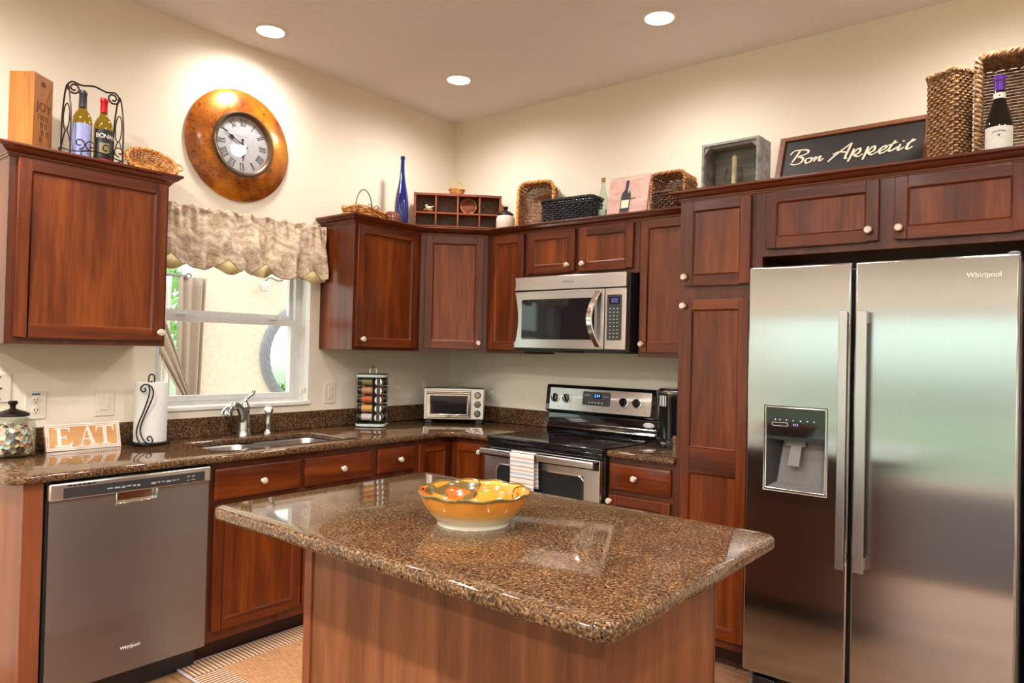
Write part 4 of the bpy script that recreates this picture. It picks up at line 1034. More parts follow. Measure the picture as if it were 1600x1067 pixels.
mb = MB(); mb.prism(bowed(0.0, 0.622, 1.416, 1.748, 0.028, 16), -0.408, -0.37); dr = part('door', mb, 'steel_range', t, bev=0.003)
mb = MB(); mb.prism(rrect(0.056, 0.562, 1.468, 1.700, 0.012, 4), -0.4095, -0.40); part('window', mb, 'dark_glass', dr)
mb = MB(); pts = [(0.588 - 0.030 * math.sin(PI * k / 14), -0.415 - 0.048 * math.sin(PI * k / 14), 1.735 - 0.305 * k / 14) for k in range(15)]
vs = []; fs = []
for k, (x, y, z) in enumerate(pts):
    w = 0.017
    vs += [(x - w, y, z), (x + w, y - 0.004, z), (x + w, y + 0.010, z), (x - w, y + 0.012, z)]
for k in range(14):
    for j in range(4): fs.append((k * 4 + j, k * 4 + (j + 1) % 4, k * 4 + 4 + (j + 1) % 4, k * 4 + 4 + j))
fs += [(0, 1, 2, 3), (59, 58, 57, 56)]
mb.add(vs, fs); part('handle', mb, 'chrome', dr, bev=0.002)
mb = MB(); mb.box(0.627, MWW, -0.408, -0.37, 1.416, 1.748); cp = part('control_panel', mb, 'steel_range', t, bev=0.003)
mb = MB(); mb.prism(rrect(0.642, 0.732, 1.467, 1.712, 0.006, 3), -0.4095, -0.405); kp = part('keypad', mb, 'dark_plastic', cp)
mb = MB(); mb.box(0.656, 0.720, -0.4103, -0.4093, 1.662, 1.700, 0); mb.box(0.667, 0.712, -0.4108, -0.4100, 1.668, 1.694, 1); part('display', mb, ['black_gloss', 'violet_display'], cp)
mb = MB()
for r in range(9):
    for c in range(3): mb.box(0.658 + c * 0.022, 0.668 + c * 0.022, -0.4102, -0.4093, 1.482 + r * 0.019, 1.486 + r * 0.019)
part('keys', mb, 'tooth_grey', cp)
logo(tp, 0.385, -0.413, 1.795, 0.018, 'mark_grey')

# ---- toaster oven
t = thing('toaster_oven', 'small stainless steel toaster oven in the counter corner', 'toaster oven', (0.357, -0.326, 0.9145), R(41.0))
TW = 0.20
mb = MB(); mb.box(-TW, TW, 0.0, 0.215, 0.022, 0.232); part('body', mb, 'steel_range', t, bev=0.012, seg=3)
for x in (-0.165, 0.165):
    for y in (0.03, 0.185): mb = MB(); mb.box(x - 0.022, x + 0.022, y - 0.018, y + 0.018, 0.0, 0.023); part('foot', mb, 'dark_plastic', t, bev=0.003)
mb = MB(); mb.box(-TW + 0.004, TW - 0.004, -0.008, 0.002, 0.026, 0.228); fp = part('front_panel', mb, 'steel_range', t, bev=0.004)
mb = MB(); plate(mb, -0.182, 0.112, 0.036, 0.218, (-0.152, 0.086, 0.062, 0.178), -0.018, -0.006); dr = part('door', mb, 'chrome', t, bev=0.004)
mb = MB(); mb.box(-0.153, 0.087, -0.012, -0.009, 0.061, 0.179); part('window', mb, 'dark_glass', dr)
mb = MB(); mb.tube([(-0.175, -0.04, 0.198), (0.105, -0.04, 0.198)], 0.008, 12)
for x in (-0.165, 0.095): mb.tube([(x, -0.04, 0.198), (x, -0.012, 0.198)], 0.006, 8)
part('handle', mb, 'chrome', dr)
for z in (0.186, 0.126, 0.066):
    mb = MB(); KM = Matrix.Translation((0.154, -0.008, z)) @ Matrix.Rotation(PI / 2, 4, 'X')
    mb.lathe([(0.0, 0.018), (0.014, 0.018), (0.016, 0.015), (0.017, 0.002)], 24, 0, KM); mb.ring([(0.017, 0.0), (0.022, 0.0), (0.022, 0.003), (0.017, 0.004)], 24, 1, KM); mb.box(-0.003, 0.003, -0.015, 0.015, 0.016, 0.023, 0, KM @ Matrix.Rotation(0.7, 4, 'Z')); part('knob', mb, ['chrome', 'black_plastic'], t)
mb = MB(); mb.lathe([(0, 0.001), (0.013, 0.001), (0.014, 0)], 20, 0, Matrix.Translation((-0.03, -0.0185, 0.048)) @ Matrix.Rotation(PI / 2, 4, 'X'), 1.0, 0.5); part('badge', mb, 'grey_plastic', dr)

# ---- coffee maker
t = thing('coffee_maker', 'tall black coffee maker with silver rim beside the pantry', 'coffee maker', (1.895, -0.255, 0.9145))
mb = MB(); mb.lathe([(0.0, 0.0), (0.098, 0.0), (0.100, 0.008), (0.098, 0.040), (0.090, 0.046), (0.0, 0.046)], 40); part('base', mb, 'coffee_black', t)
mb = MB(); mb.lathe([(0.0, 0.044), (0.088, 0.044), (0.090, 0.10), (0.092, 0.20), (0.098, 0.24), (0.100, 0.280), (0.0, 0.280)], 40); bd = part('tower', mb, 'coffee_black', t)
mb = MB(); mb.lathe([(0.0, 0.280), (0.102, 0.280), (0.103, 0.292), (0.100, 0.296), (0.0, 0.298)], 40); part('rim', mb, 'nickel', t)
mb = MB(); mb.lathe([(0.0, 0.297), (0.095, 0.297), (0.085, 0.306), (0.0, 0.309)], 40); part('lid', mb, 'coffee_black', t)
mb = MB()
for k, (a, w) in enumerate(((-118, 0.010), (-110, 0.005), (-104, 0.010), (-97, 0.006))):
    A = R(a); mb.box(-w / 2, w / 2, -0.1015, -0.099, 0.215, 0.27, 0, Matrix.Rotation(A + PI / 2, 4, 'Z'))
for k in range(4): mb.box(-0.003, 0.003, -0.0995, -0.098, 0.020, 0.028, 1, Matrix.Rotation(R(-22 + 5 * k), 4, 'Z'))
part('water_gauge', mb, ['tooth_grey', 'mark_grey'], t)

# ================================================================== WALL FITTINGS
def plate_thing(name, label, y, z, kind, w=0.082, h=0.122, wall='x', x=None):
    cat = {'switch': 'light switch', 'outlet': 'wall outlet', 'blank': 'wall plate'}[kind]
    t = thing(name, label, cat, (0, y, z) if wall == 'x' else (x, 0, z), PI / 2 if wall == 'x' else 0)
    mb = MB(); mb.box(-w / 2, w / 2, -0.006, -0.0005, -h / 2, h / 2); part('cover_plate', mb, 'white_plastic', t, bev=0.003, seg=3)
    if kind == 'switch':
        mb = MB(); mb.box(-0.017, 0.017, -0.0095, -0.005, -0.033, 0.033); part('rocker', mb, 'white_plastic', t, bev=0.002)
    if kind == 'outlet':
        for s in (0.022, -0.022):
            mb = MB(); mb.lathe([(0, 0.0085), (0.015, 0.0085), (0.0165, 0.006), (0.0165, 0.004)], 20, 0, Matrix.Translation((0, 0, s)) @ Matrix.Rotation(PI / 2, 4, 'X'))
            mb.box(-0.0075, -0.0045, -0.0088, -0.008, s - 0.002, s + 0.007, 1); mb.box(0.0045, 0.0075, -0.0088, -0.008, s - 0.002, s + 0.007, 1); mb.box(-0.0025, 0.0025, -0.0088, -0.008, s - 0.011, s - 0.006, 1)
            part('socket', mb, ['white_plastic', 'slot_dark'], t)
    if kind == 'blank':
        mb = MB(); mb.box(-0.009, 0.009, -0.0075, -0.005, -0.007, 0.007, 0); mb.box(-0.006, 0.006, -0.0079, -0.0074, -0.005, 0.003, 1)
        for zz in (-0.047, 0.047): mb.lathe([(0, 0.002), (0.003, 0.0015), (0.0035, 0)], 10, 1, Matrix.Translation((0, -0.006, zz)) @ Matrix.Rotation(PI / 2, 4, 'X'))
        part('jack', mb, ['white_plastic', 'slot_dark'], t)
    return t
plate_thing('phone_jack_plate', 'white phone jack plate at the left edge above the glass jar', -2.728, 1.190, 'blank')
t = plate_thing('wall_outlet', 'white double wall outlet with a blue sticker above the EAT sign', -2.595, 1.1125, 'outlet')
mb = MB(); mb.box(-0.016, 0.016, -0.0068, -0.0058, 0.044, 0.052); part('sticker', mb, 'label_blue', t)
plate_thing('light_switch', 'white rocker switch between the outlet and the paper towels', -2.313, 1.1105, 'switch')
plate_thing('light_switch', 'white rocker switch right of the window', -1.043, 1.1155, 'switch')
plate_thing('wall_outlet', 'white wall outlet on the left wall hidden behind the toaster oven', -0.222, 1.117, 'outlet')
plate_thing('wall_outlet', 'white wall outlet on the back wall right of the toaster oven', 0, 1.117, 'outlet', wall='y', x=0.402)
def cord(label, y, zt, zb):
    t = thing('blind_cord', label, 'blind cord', (-0.035, y, 0))
    mb = MB(); mb.tube([(0, 0, zt), (0, 0, zb + 0.03)], 0.0012, 5); mb.tube([(0.006, 0.012, zt), (0.006, 0.012, zb + 0.045)], 0.0012, 5); part('string', mb, 'white_plastic', t)
    for dx, dy, dz in ((0, 0, 0), (0.006, 0.014, 0.010)):
        mb = MB(); mb.lathe([(0.0, 0.0), (0.009, 0.0), (0.008, 0.014), (0.004, 0.030), (0.0, 0.034)], 12, 0, Matrix.Translation((dx, dy, zb + dz))); part('tassel', mb, 'white_plastic', t)
cord('white blind pull cord with tassels at the right side of the window', -1.225, 1.96, 1.118)
cord('white blind pull cord with tassels at the left side of the window', -2.045, 1.96, 1.125)
mb = MB(); mb.box(-0.085, -0.02, WY0 + 0.008, WY1 - 0.008, 1.90, 2.02)
for k in range(9): mb.box(-0.08, -0.025, WY0 + 0.012, WY1 - 0.012, 1.862 + k * 0.004, 1.8645 + k * 0.004)
one('window_blind', 'raised white blind stack behind the valance', 'blind', mb, 'white_paint', bev=0.001)

# ---- valance
t = left('valance', 'gathered beige damask valance with scalloped hem over the window', 'valance', -2.20)
VL = 1.037
def vtop(u): return 2.088 + 0.012 * u + 0.006 * math.sin(u * 61) + 0.004 * math.sin(u * 139 + 1)
scal = [0.02, 0.205, 0.345, 0.50, 0.66, 0.83, 1.0]
PLE = [0.28, 0.56, 0.80, 0.985]               # where the broad soft pleats turn under
def vbot(u):
    i = 0
    while i < len(scal) - 2 and u > scal[i + 1]: i += 1
    s = (u - scal[i]) / (scal[i + 1] - scal[i]); s = max(0, min(1, s))
    return 1.800 - 0.028 * math.sin(PI * s) ** 0.7 - 0.006 * u
def vsurf(u, v):
    zt, zb = vtop(u), vbot(u); z = zt + (zb - zt) * v
    g = 0.008 * math.sin(u * 88 + 1.5 * math.sin(u * 17)) + 0.005 * math.sin(u * 151 + 2)
    k = min(1, max(0, (v - 0.10) / 0.45)); soft = 0.0
    for j, p in enumerate(PLE):
        w = p + (v - 0.5) * (0.05 if j % 2 else -0.03)
        d = (u - w)
        soft += 0.030 * math.exp(-(d / 0.022) ** 2) * (1 if d < 0 else 1) - 0.018 * math.exp(-((d - 0.045) / 0.03) ** 2)
    sw = 0.010 * math.sin(u * 23 + 4 * v) * math.sin(v * 4 + u * 9) + 0.004 * math.sin(u * 60 - 9 * v)
    y = -(0.074 + g * (1 - 0.88 * k) + (soft + sw) * k + 0.016 * k + (0.010 * math.sin(u * 70) if v < 0.05 else 0))
    return (u * VL, y, z)
mb = MB(); mb.grid(vsurf, 260, 44); part('fabric', mb, 'valance_fabric', t, solid=0.002, fixn=False, angle=180)
mb = MB(); mb.tube([(vsurf(u / 200, 1.0)[0], vsurf(u / 200, 1.0)[1], vbot(u / 200)) for u in range(201)], 0.0022, 6); part('hem_piping', mb, 'valance_trim', t)
mb = MB(); mb.grid(lambda u, v: (VL + 0.004 * math.sin(9 * v), -0.085 + 0.078 * u, 2.098 + (1.775 - 2.098) * v + 0.004 * math.sin(20 * u)), 6, 16); part('side_return', mb, 'valance_fabric', t, solid=0.002, fixn=False)
for uc in (0.115, 0.405, 0.60, 0.90):
    w = 0.065; zt_ = 1.832
    base = [Vector(vsurf(uc - w + 2 * w * k / 12, 1.0)) for k in range(13)]
    ap = Vector(vsurf(uc, 0.80))
    mb = MB(); vs = [(p.x, min(p.y, ap.y) - 0.016, p.z - 0.014 * math.sin(PI * k / 12)) for k, p in enumerate(base)] + [(ap.x, min(ap.y, min(p.y for p in base)) - 0.018, ap.z)]
    mb.add(vs, [(k, k + 1, 13) for k in range(12)]); part('lining_fold', mb, 'valance_lining', t, solid=0.0015, fixn=False)
    mb = MB(); mb.tube([vs[0], vs[13], vs[12]], 0.002, 5); part('fold_piping', mb, 'valance_trim', t)
mb = MB(); mb.tube([(0.0, -0.040, 2.035), (VL, -0.040, 2.035)], 0.008, 8); mb.tube([(VL, -0.040, 2.035), (VL, -0.001, 2.035)], 0.008, 8); part('rod', mb, 'white_paint', t)

# ---- clock
t = left('wall_clock', 'round wall clock with wide copper-gold rim and Roman numerals', 'clock', -1.680)
CK = Matrix.Translation((0, 0, 2.466)) @ Matrix.Rotation(PI / 2, 4, 'X')     # local z of the disc -> -y (into the room)
mb = MB(); mb.lathe([(0.0, 0.001), (0.292, 0.001), (0.299, 0.006), (0.297, 0.012), (0.28, 0.022), (0.24, 0.036), (0.20, 0.046), (0.17, 0.052), (0.15, 0.050), (0.148, 0.036), (0.0, 0.036)], 96, 0, CK); disc = part('rim_disc', mb, 'clock_gold', t)
disc.data.transform(Matrix.Translation((0, 0, -2.466))); disc.location = (0, 0, 2.466)
mb = MB(); mb.ring([(0.150 + 0.0, 0.040), (0.150, 0.056), (0.156, 0.063), (0.166, 0.066), (0.173, 0.060), (0.175, 0.050), (0.170, 0.046)], 80, 0, CK); part('bezel', mb, 'bezel', t)
mb = MB(); mb.lathe([(0.0, 0.040), (0.1505, 0.040), (0.1505, 0.037)], 64, 0, CK); face = part('face', mb, 'clock_face', t)
mb = MB()
def bar(p, q, w): 
    a = Vector(p); b = Vector(q); d = (b - a).normalized(); n = Vector((-d.y, d.x)) * w / 2
    mb.add([((a + n).x, (a + n).y, 0.0404), ((a - n).x, (a - n).y, 0.0404), ((b - n).x, (b - n).y, 0.0404), ((b + n).x, (b + n).y, 0.0404), ((a + n).x, (a + n).y, 0.0412), ((a - n).x, (a - n).y, 0.0412), ((b - n).x, (b - n).y, 0.0412), ((b + n).x, (b + n).y, 0.0412)],
           [(4, 5, 6, 7), (0, 1, 5, 4), (1, 2, 6, 5), (2, 3, 7, 6), (3, 0, 4, 7)], 0, CK)
NUM = ['XII', 'I', 'II', 'III', 'IIII', 'V', 'VI', 'VII', 'VIII', 'IX', 'X', 'XI']
for hnum, s in enumerate(NUM):
    ang = -hnum * PI / 6; wd = {'I': 0.010, 'V': 0.019, 'X': 0.019}; tot = sum(wd[c] for c in s); cur = -tot / 2
    r0, r1 = 0.100, 0.136
    def P(x, r): 
        v = Vector((x, r)); ca, sa = math.cos(ang), math.sin(ang); return (v.x * ca - v.y * sa, v.x * sa + v.y * ca)
    for c in s:
        w = wd[c]; m = cur + w / 2
        if c == 'I': bar(P(m, r0), P(m, r1), 0.0034)
        if c == 'V': bar(P(cur + 0.003, r1), P(m, r0), 0.0040); bar(P(cur + w - 0.003, r1), P(m, r0), 0.0015)
        if c == 'X': bar(P(cur + 0.003, r1), P(cur + w - 0.003, r0), 0.0040); bar(P(cur + w - 0.003, r1), P(cur + 0.003, r0), 0.0015)
        cur += w
    bar(P(-tot / 2, r1), P(tot / 2, r1), 0.0012); bar(P(-tot / 2, r0), P(tot / 2, r0), 0.0012)
for k in range(60):
    a = k * PI / 30; bar((0.1415 * math.sin(a), 0.1415 * math.cos(a)), ((0.144 if k % 5 else 0.1455) * math.sin(a), (0.144 if k % 5 else 0.1455) * math.cos(a)), 0.001)
part('numerals', mb, 'hand_black', face)
mb = MB()
for k in range(11):
    if k != 5: mb.box(-0.033 + k * 0.006, -0.0288 + k * 0.006, -0.0407, -0.0402, 2.508 + 0.0008 * (k % 3), 2.512 - 0.0006 * (k % 2))
part('maker_marks', mb, 'mark_grey', face)
def hand(ang, L, tail, z, w):
    mb = MB(); d = Vector((math.sin(ang), math.cos(ang))); n = Vector((d.y, -d.x))
    pr = [(-tail, w * 0.5), (-tail * 0.8, w * 1.3), (-tail * 0.6, w * 0.35), (0, w * 0.6), (L * 0.45, w * 0.4), (L * 0.6, w * 1.7), (L * 0.75, w * 0.4), (L, w * 0.12)]
    vs = []
    for s, ww in pr:
        for sg_ in (1, -1): p = d * s + n * ww * sg_; vs.append((p.x, p.y, z)); vs.append((p.x, p.y, z + 0.0008))
    fs = []
    for k in range(len(pr) - 1):
        b = k * 4; fs += [(b, b + 4, b + 6, b + 2), (b + 1, b + 3, b + 7, b + 5), (b, b + 1, b + 5, b + 4), (b + 2, b + 6, b + 7, b + 3)]
    mb.add(vs, fs, 0, CK); return mb
part('minute_hand', hand(R(49.3 * 6), 0.120, 0.030, 0.0445, 0.006), 'hand_black', t)
part('hour_hand', hand(R(176), 0.085, 0.032, 0.0430, 0.007), 'hand_black', t)
mb = MB(); mb.lathe([(0.0, 0.0475), (0.151, 0.0475), (0.151, 0.049), (0.0, 0.0495)], 48, 0, CK); part('glass', mb, 'pane', t)

# ================================================================== THINGS ON THE COUNTERS
# paper towel holder
t = thing('paper_towel_holder', 'black wrought-iron paper towel holder with scroll arm', 'paper towel holder', (0.112, -2.152, CZ1), R(35))
mb = MB(); mb.tube([(0.082 * math.cos(a), 0.082 * math.sin(a), 0.012) for a in [2 * PI * k / 40 for k in range(40)]], 0.004, 8, True); mb.tube([(-0.082, 0, 0.012), (0.082, 0, 0.012)], 0.0035, 6); mb.tube([(0, -0.082, 0.012), (0, 0.082, 0.012)], 0.0035, 6)
for k in range(4): mb.sphere((0.082 * math.cos(k * PI / 2 + 0.6), 0.082 * math.sin(k * PI / 2 + 0.6), 0.0065), 0.0065, 12)
part('base_ring', mb, 'iron_black', t)
mb = MB(); mb.tube([(0, 0, 0.012), (0, 0, 0.30)], 0.005, 8); mb.tube([(-0.014, 0, 0.29), (-0.014, 0, 0.318)] + [(0.014 * -math.cos(a), 0, 0.318 + 0.014 * math.sin(a)) for a in [PI * k / 8 for k in range(1, 8)]] + [(0.014, 0, 0.318), (0.014, 0, 0.29)], 0.0035, 7); part('center_rod', mb, 'iron_black', t)
mb = MB(); Y_ = -0.090
A_ = smooth([(0.062, Y_ * 0.8, 0.012), (0.030, Y_, 0.025), (0.006, Y_, 0.075), (0.024, Y_, 0.14), (0.050, Y_, 0.20), (0.064, Y_, 0.245), (0.056, Y_, 0.276), (0.030, Y_, 0.289), (0.008, Y_, 0.281), (0.003, Y_, 0.264), (0.016, Y_, 0.254), (0.026, Y_, 0.262), (0.022, Y_, 0.272)], 5)
B_ = smooth([(0.040, Y_, 0.287), (0.046, Y_, 0.262), (0.040, Y_, 0.225), (0.018, Y_, 0.16), (-0.006, Y_, 0.10), (-0.012, Y_, 0.058), (0.0, Y_, 0.026), (0.024, Y_, 0.008), (0.050, Y_, 0.010), (0.066, Y_, 0.028), (0.058, Y_, 0.048), (0.044, Y_, 0.046), (0.042, Y_, 0.034), (0.051, Y_, 0.030)], 5)
mb.tube(A_, 0.0034, 7); mb.tube(B_, 0.0034, 7); mb.tube([(0.03, Y_, 0.008), (0.0, -0.08, 0.012)], 0.0034, 6); part('scroll_arm', mb, 'iron_black', t)
mb = MB(); mb.ring([(0.020, 0.0), (0.071, 0.0), (0.0715, 0.002), (0.0715, 0.276), (0.071, 0.278), (0.020, 0.278)], 48)
one('paper_towel_roll', 'white paper towel roll on the black scroll holder', 'paper towels', mb, 'paper', loc=(0.112, -2.152, CZ1 + 0.0165))
# EAT sign
t = thing('letter_sign', 'tan wooden sign with a white studded border reading EAT', 'sign', (0.088, -2.424, CZ1 + 0.0005), PI / 2)
TL = Matrix.Rotation(-R(16), 4, 'X')
mb = MB(); mb.box(-0.152, 0.152, 0, 0.018, 0, 0.118, 0, TL); part('board', mb, 'eat_wood', t, bev=0.0015)
mb = MB(); plate(mb, -0.152, 0.152, 0.0, 0.118, (-0.138, 0.138, 0.014, 0.104), -0.003, 0.0); mb.v = [tuple(TL @ Vector(p)) for p in mb.v]; part('border', mb, 'letter_white', t)
mb = MB()
for k in range(40):
    x = -0.1452 + 0.2904 * k / 39
    for z in (0.007, 0.111): mb.sphere((x, -0.0035, z), 0.0026, 6, 0, (1, 1, 1), TL)
for k in range(1, 14):
    for x in (-0.145, 0.145): mb.sphere((x, -0.0035, 0.007 + 0.104 * k / 14), 0.0026, 6, 0, (1, 1, 1), TL)
o = part('studs', mb, 'eat_wood', t); o['kind'] = 'stuff'
mb = MB()
_qd = [0.0026]
def quad_(pts): _qd[0] += 0.00006; mb.prism([(x * 1.02 - 0.002, 0.059 + (z - 0.0595) * 1.14) for x, z in pts], -_qd[0], 0.0, 0, TL)
def serif_bar(x0, x1, z0, z1): quad_([(x0, z0), (x1, z0), (x1, z1), (x0, z1)])
# E
ex = -0.112; zb_, zt_ = 0.022, 0.097
serif_bar(ex + 0.010, ex + 0.024, zb_, zt_); serif_bar(ex, ex + 0.064, zb_, zb_ + 0.006); serif_bar(ex, ex + 0.058, zt_ - 0.006, zt_); serif_bar(ex + 0.024, ex + 0.044, 0.056, 0.061); serif_bar(ex + 0.041, ex + 0.045, 0.049, 0.068)
quad_([(ex + 0.050, zb_), (ex + 0.064, zb_), (ex + 0.071, zb_ + 0.022), (ex + 0.067, zb_ + 0.022)]); quad_([(ex + 0.050, zt_), (ex + 0.058, zt_), (ex + 0.060, zt_ - 0.018), (ex + 0.056, zt_ - 0.018)])
# A
ax = -0.022
quad_([(ax + 0.008, zb_), (ax + 0.014, zb_), (ax + 0.040, zt_), (ax + 0.036, zt_)]); quad_([(ax + 0.052, zb_), (ax + 0.070, zb_), (ax + 0.044, zt_), (ax + 0.034, zt_)]); serif_bar(ax + 0.020, ax + 0.056, 0.045, 0.050); serif_bar(ax, ax + 0.024, zb_, zb_ + 0.005); serif_bar(ax + 0.044, ax + 0.080, zb_, zb_ + 0.005)
# T
tx = 0.050
serif_bar(tx + 0.030, tx + 0.045, zb_, zt_); serif_bar(tx + 0.002, tx + 0.074, zt_ - 0.006, zt_); quad_([(tx, zt_ - 0.024), (tx + 0.003, zt_ - 0.024), (tx + 0.010, zt_), (tx + 0.002, zt_)]); quad_([(tx + 0.076, zt_ - 0.024), (tx + 0.073, zt_ - 0.024), (tx + 0.066, zt_), (tx + 0.074, zt_)]); serif_bar(tx + 0.020, tx + 0.056, zb_, zb_ + 0.005)
part('letters', mb, 'letter_white', t)
# glass jar with shells
t = thing('glass_jar', 'glass jar of seashells with black lid at the left end of the counter', 'jar', (0.118, -2.712, CZ1 + 0.0005))
mb = MB(); mb.lathe([(0.0, 0.0), (0.074, 0.0), (0.081, 0.006), (0.082, 0.02), (0.082, 0.128), (0.077, 0.145), (0.060, 0.157), (0.052, 0.160), (0.052, 0.166), (0.049, 0.166), (0.049, 0.158), (0.073, 0.142), (0.0785, 0.127), (0.0785, 0.02), (0.074, 0.008), (0.0, 0.007)], 48); part('glass', mb, 'jar_glass', t)
mb = MB(); mb.lathe([(0.0, 0.010), (0.070, 0.010), (0.076, 0.022), (0.076, 0.105), (0.070, 0.118), (0.04, 0.128), (0.0, 0.122)], 40, wave=lambda a, j: 0.006 * math.sin(5 * a) * (j > 3)); o = part('shells', mb, 'shell_mix', t); o['kind'] = 'stuff'
mb = MB(); mb.lathe([(0.0, 0.166), (0.058, 0.166), (0.062, 0.170), (0.061, 0.176), (0.050, 0.182), (0.030, 0.190), (0.016, 0.194), (0.010, 0.200), (0.011, 0.210), (0.018, 0.218), (0.019, 0.224), (0.014, 0.229), (0.0, 0.230)], 12); part('lid', mb, 'iron', t)

# spice rack with jars
SR = Vector((0.150, -0.835, CZ1 + 0.0005))
t = thing('spice_rack', 'black and silver revolving spice rack on the counter', 'spice rack', SR, R(38.9))
mb = MB(); mb.prism([(0, 0)] * 0 + rrect(-0.088, 0.088, -0.088, 0.088, 0.03, 5), 0, 0.014, 1, Matrix(((1, 0, 0, 0), (0, 0, -1, 0), (0, 1, 0, 0), (0, 0, 0, 1))) @ Matrix.Translation((0, 0.006, 0)))
mb2 = MB()
def octplate(z0, z1, w, mat=0): 
    b = MB(); b.prism(rrect(-w, w, -w, w, 0.035, 5), z0, z1, mat, Matrix(((1, 0, 0, 0), (0, 0, 1, 0), (0, 1, 0, 0), (0, 0, 0, 1)))); return b
for z0, z1, w in ((0.004, 0.020, 0.090), (0.302, 0.318, 0.090)):
    q = octplate(z0, z1, w); part('plate', q, 'tooth_grey', t, bev=0.003)
p2 = MB()
for z0, z1, w in ((0.0, 0.004, 0.080), (0.020, 0.026, 0.084), (0.296, 0.302, 0.084), (0.318, 0.322, 0.086)):
    q = octplate(z0, z1, w); p2.add(q.v, q.f)
p2.box(-0.012, 0.012, -0.012, 0.012, 0.02, 0.30)
p2.box(-0.006, 0.002, -0.020, 0.020, 0.02, 0.30); p2.box(-0.020, 0.020, -0.002, 0.006, 0.02, 0.30)
part('frame', p2, 'black_plastic', t, bev=0.001)
mb = MB(); mb.tube([(-0.020, 0, 0.32), (-0.020, 0, 0.345)] + [(-0.020 * math.cos(a), 0, 0.345 + 0.020 * math.sin(a)) for a in [PI * k / 8 for k in range(1, 8)]] + [(0.020, 0, 0.345), (0.020, 0, 0.32)], 0.0028, 8); part('handle', mb, 'chrome', t)
# jar: axis along -y local, cap at the front end
def make_jar(mat, label):
    j = thing('spice_jar', label, 'spice jar', (0, 0, 0), 0, 'spice jars in the revolving rack')
    RX = Matrix.Rotation(PI / 2, 4, 'X')
    mb = MB(); mb.lathe([(0.0, -0.052), (0.0215, -0.052), (0.0215, 0.020), (0.0, 0.020)], 24, 0, RX); part('glass_body', mb, mat, j, bev=0.002)
    mb = MB(); mb.lathe([(0.0, 0.0385), (0.0225, 0.0385), (0.0245, 0.036), (0.0245, 0.012), (0.0, 0.012)], 24, 0, RX); part('cap_collar', mb, 'black_plastic', j, bev=0.001)
    mb = MB(); mb.lathe([(0.0, 0.0395), (0.021, 0.0395), (0.0225, 0.038), (0.0, 0.037)], 24, 0, RX); mb.box(-0.010, 0.010, -0.0402, -0.037, -0.021, 0.021, 1); part('cap', mb, ['cap_silver', 'dark_plastic'], j)
    return j
spices = ['spice_olive', 'spice_tan', 'spice_rust', 'spice_gold', 'spice_pale']
rows = ['top', 'second', 'third', 'fourth', 'bottom']
cname = {'spice_olive': 'olive green', 'spice_tan': 'tan', 'spice_rust': 'rust red', 'spice_gold': 'golden', 'spice_pale': 'pale grey'}
rotb = R(38.9)
for r in range(5):
    zc = 0.275 - r * 0.054
    base = make_jar(spices[r], f'spice jar lying sideways with {cname[spices[r]]} contents, {rows[r]} row of the rack')
    for q in range(4):   # pinwheel: four columns, each jar lies along its own side
        a = rotb + q * PI / 2
        off = Vector((0.050, -0.042, 0)); off.rotate(Euler((0, 0, a)))
        pos = (SR.x + off.x, SR.y + off.y, SR.z + zc)
        lab = [f'spice jar with its round striped cap facing out, {rows[r]} row of the rack',
               f'spice jar at the right back of the rack, {rows[r]} row', f'spice jar at the back of the rack, {rows[r]} row',
               f'spice jar lying sideways with {cname[spices[r]]} contents, {rows[r]} row of the rack'][q]
        if q == 3: base.location = pos; base.rotation_euler = (0, 0, a)
        else:
            j = dup(base, pos, a, lab)
    # turn the end caps of this row a little, as in the photo
# bowl on the island
t = thing('serving_bowl', 'orange and yellow glazed ceramic bowl with wavy green rim', 'bowl', (2.226, -2.205, 0.9145))
def wv(a, j): return 0
mb = MB()
op = [(0.0, 0.004), (0.094, 0.004), (0.098, 0.0), (0.103, 0.0), (0.104, 0.008), (0.108, 0.014), (0.126, 0.032), (0.143, 0.056), (0.153, 0.078), (0.158, 0.088)]
mb.lathe([(r, z) for r, z in op] + [(0.1585, 0.0885)], 96, wave=lambda a, j: (0.0025 * math.sin(11 * a)) if j >= 9 else 0, top=False)
ob_ = part('outside', mb, 'bowl_glaze', t, fixn=False)
mb = MB(); 
def inner(u, v):
    a = 2 * PI * u; pr = [(0.0, 0.012), (0.07, 0.013), (0.105, 0.022), (0.128, 0.042), (0.143, 0.062), (0.150, 0.080), (0.1555, 0.0895)]
    k = v * (len(pr) - 1); i = min(int(k), len(pr) - 2); f = k - i; r = pr[i][0] * (1 - f) + pr[i + 1][0] * f; z = pr[i][1] * (1 - f) + pr[i + 1][1] * f
    if v > 0.9: z += 0.0025 * math.sin(11 * a) * (v - 0.9) * 10
    return (r * math.cos(a), r * math.sin(a), z)
mb.grid(inner, 96, 24, closed=True); part('inside', mb, 'bowl_inside', t, fixn=False)
mb = MB(); mb.tube([(0.1575 * math.cos(a), 0.1575 * math.sin(a), 0.0895 + 0.0025 * math.sin(11 * a)) for a in [2 * PI * k / 120 for k in range(120)]], 0.0032, 8, True); part('rim', mb, 'bowl_green', t)
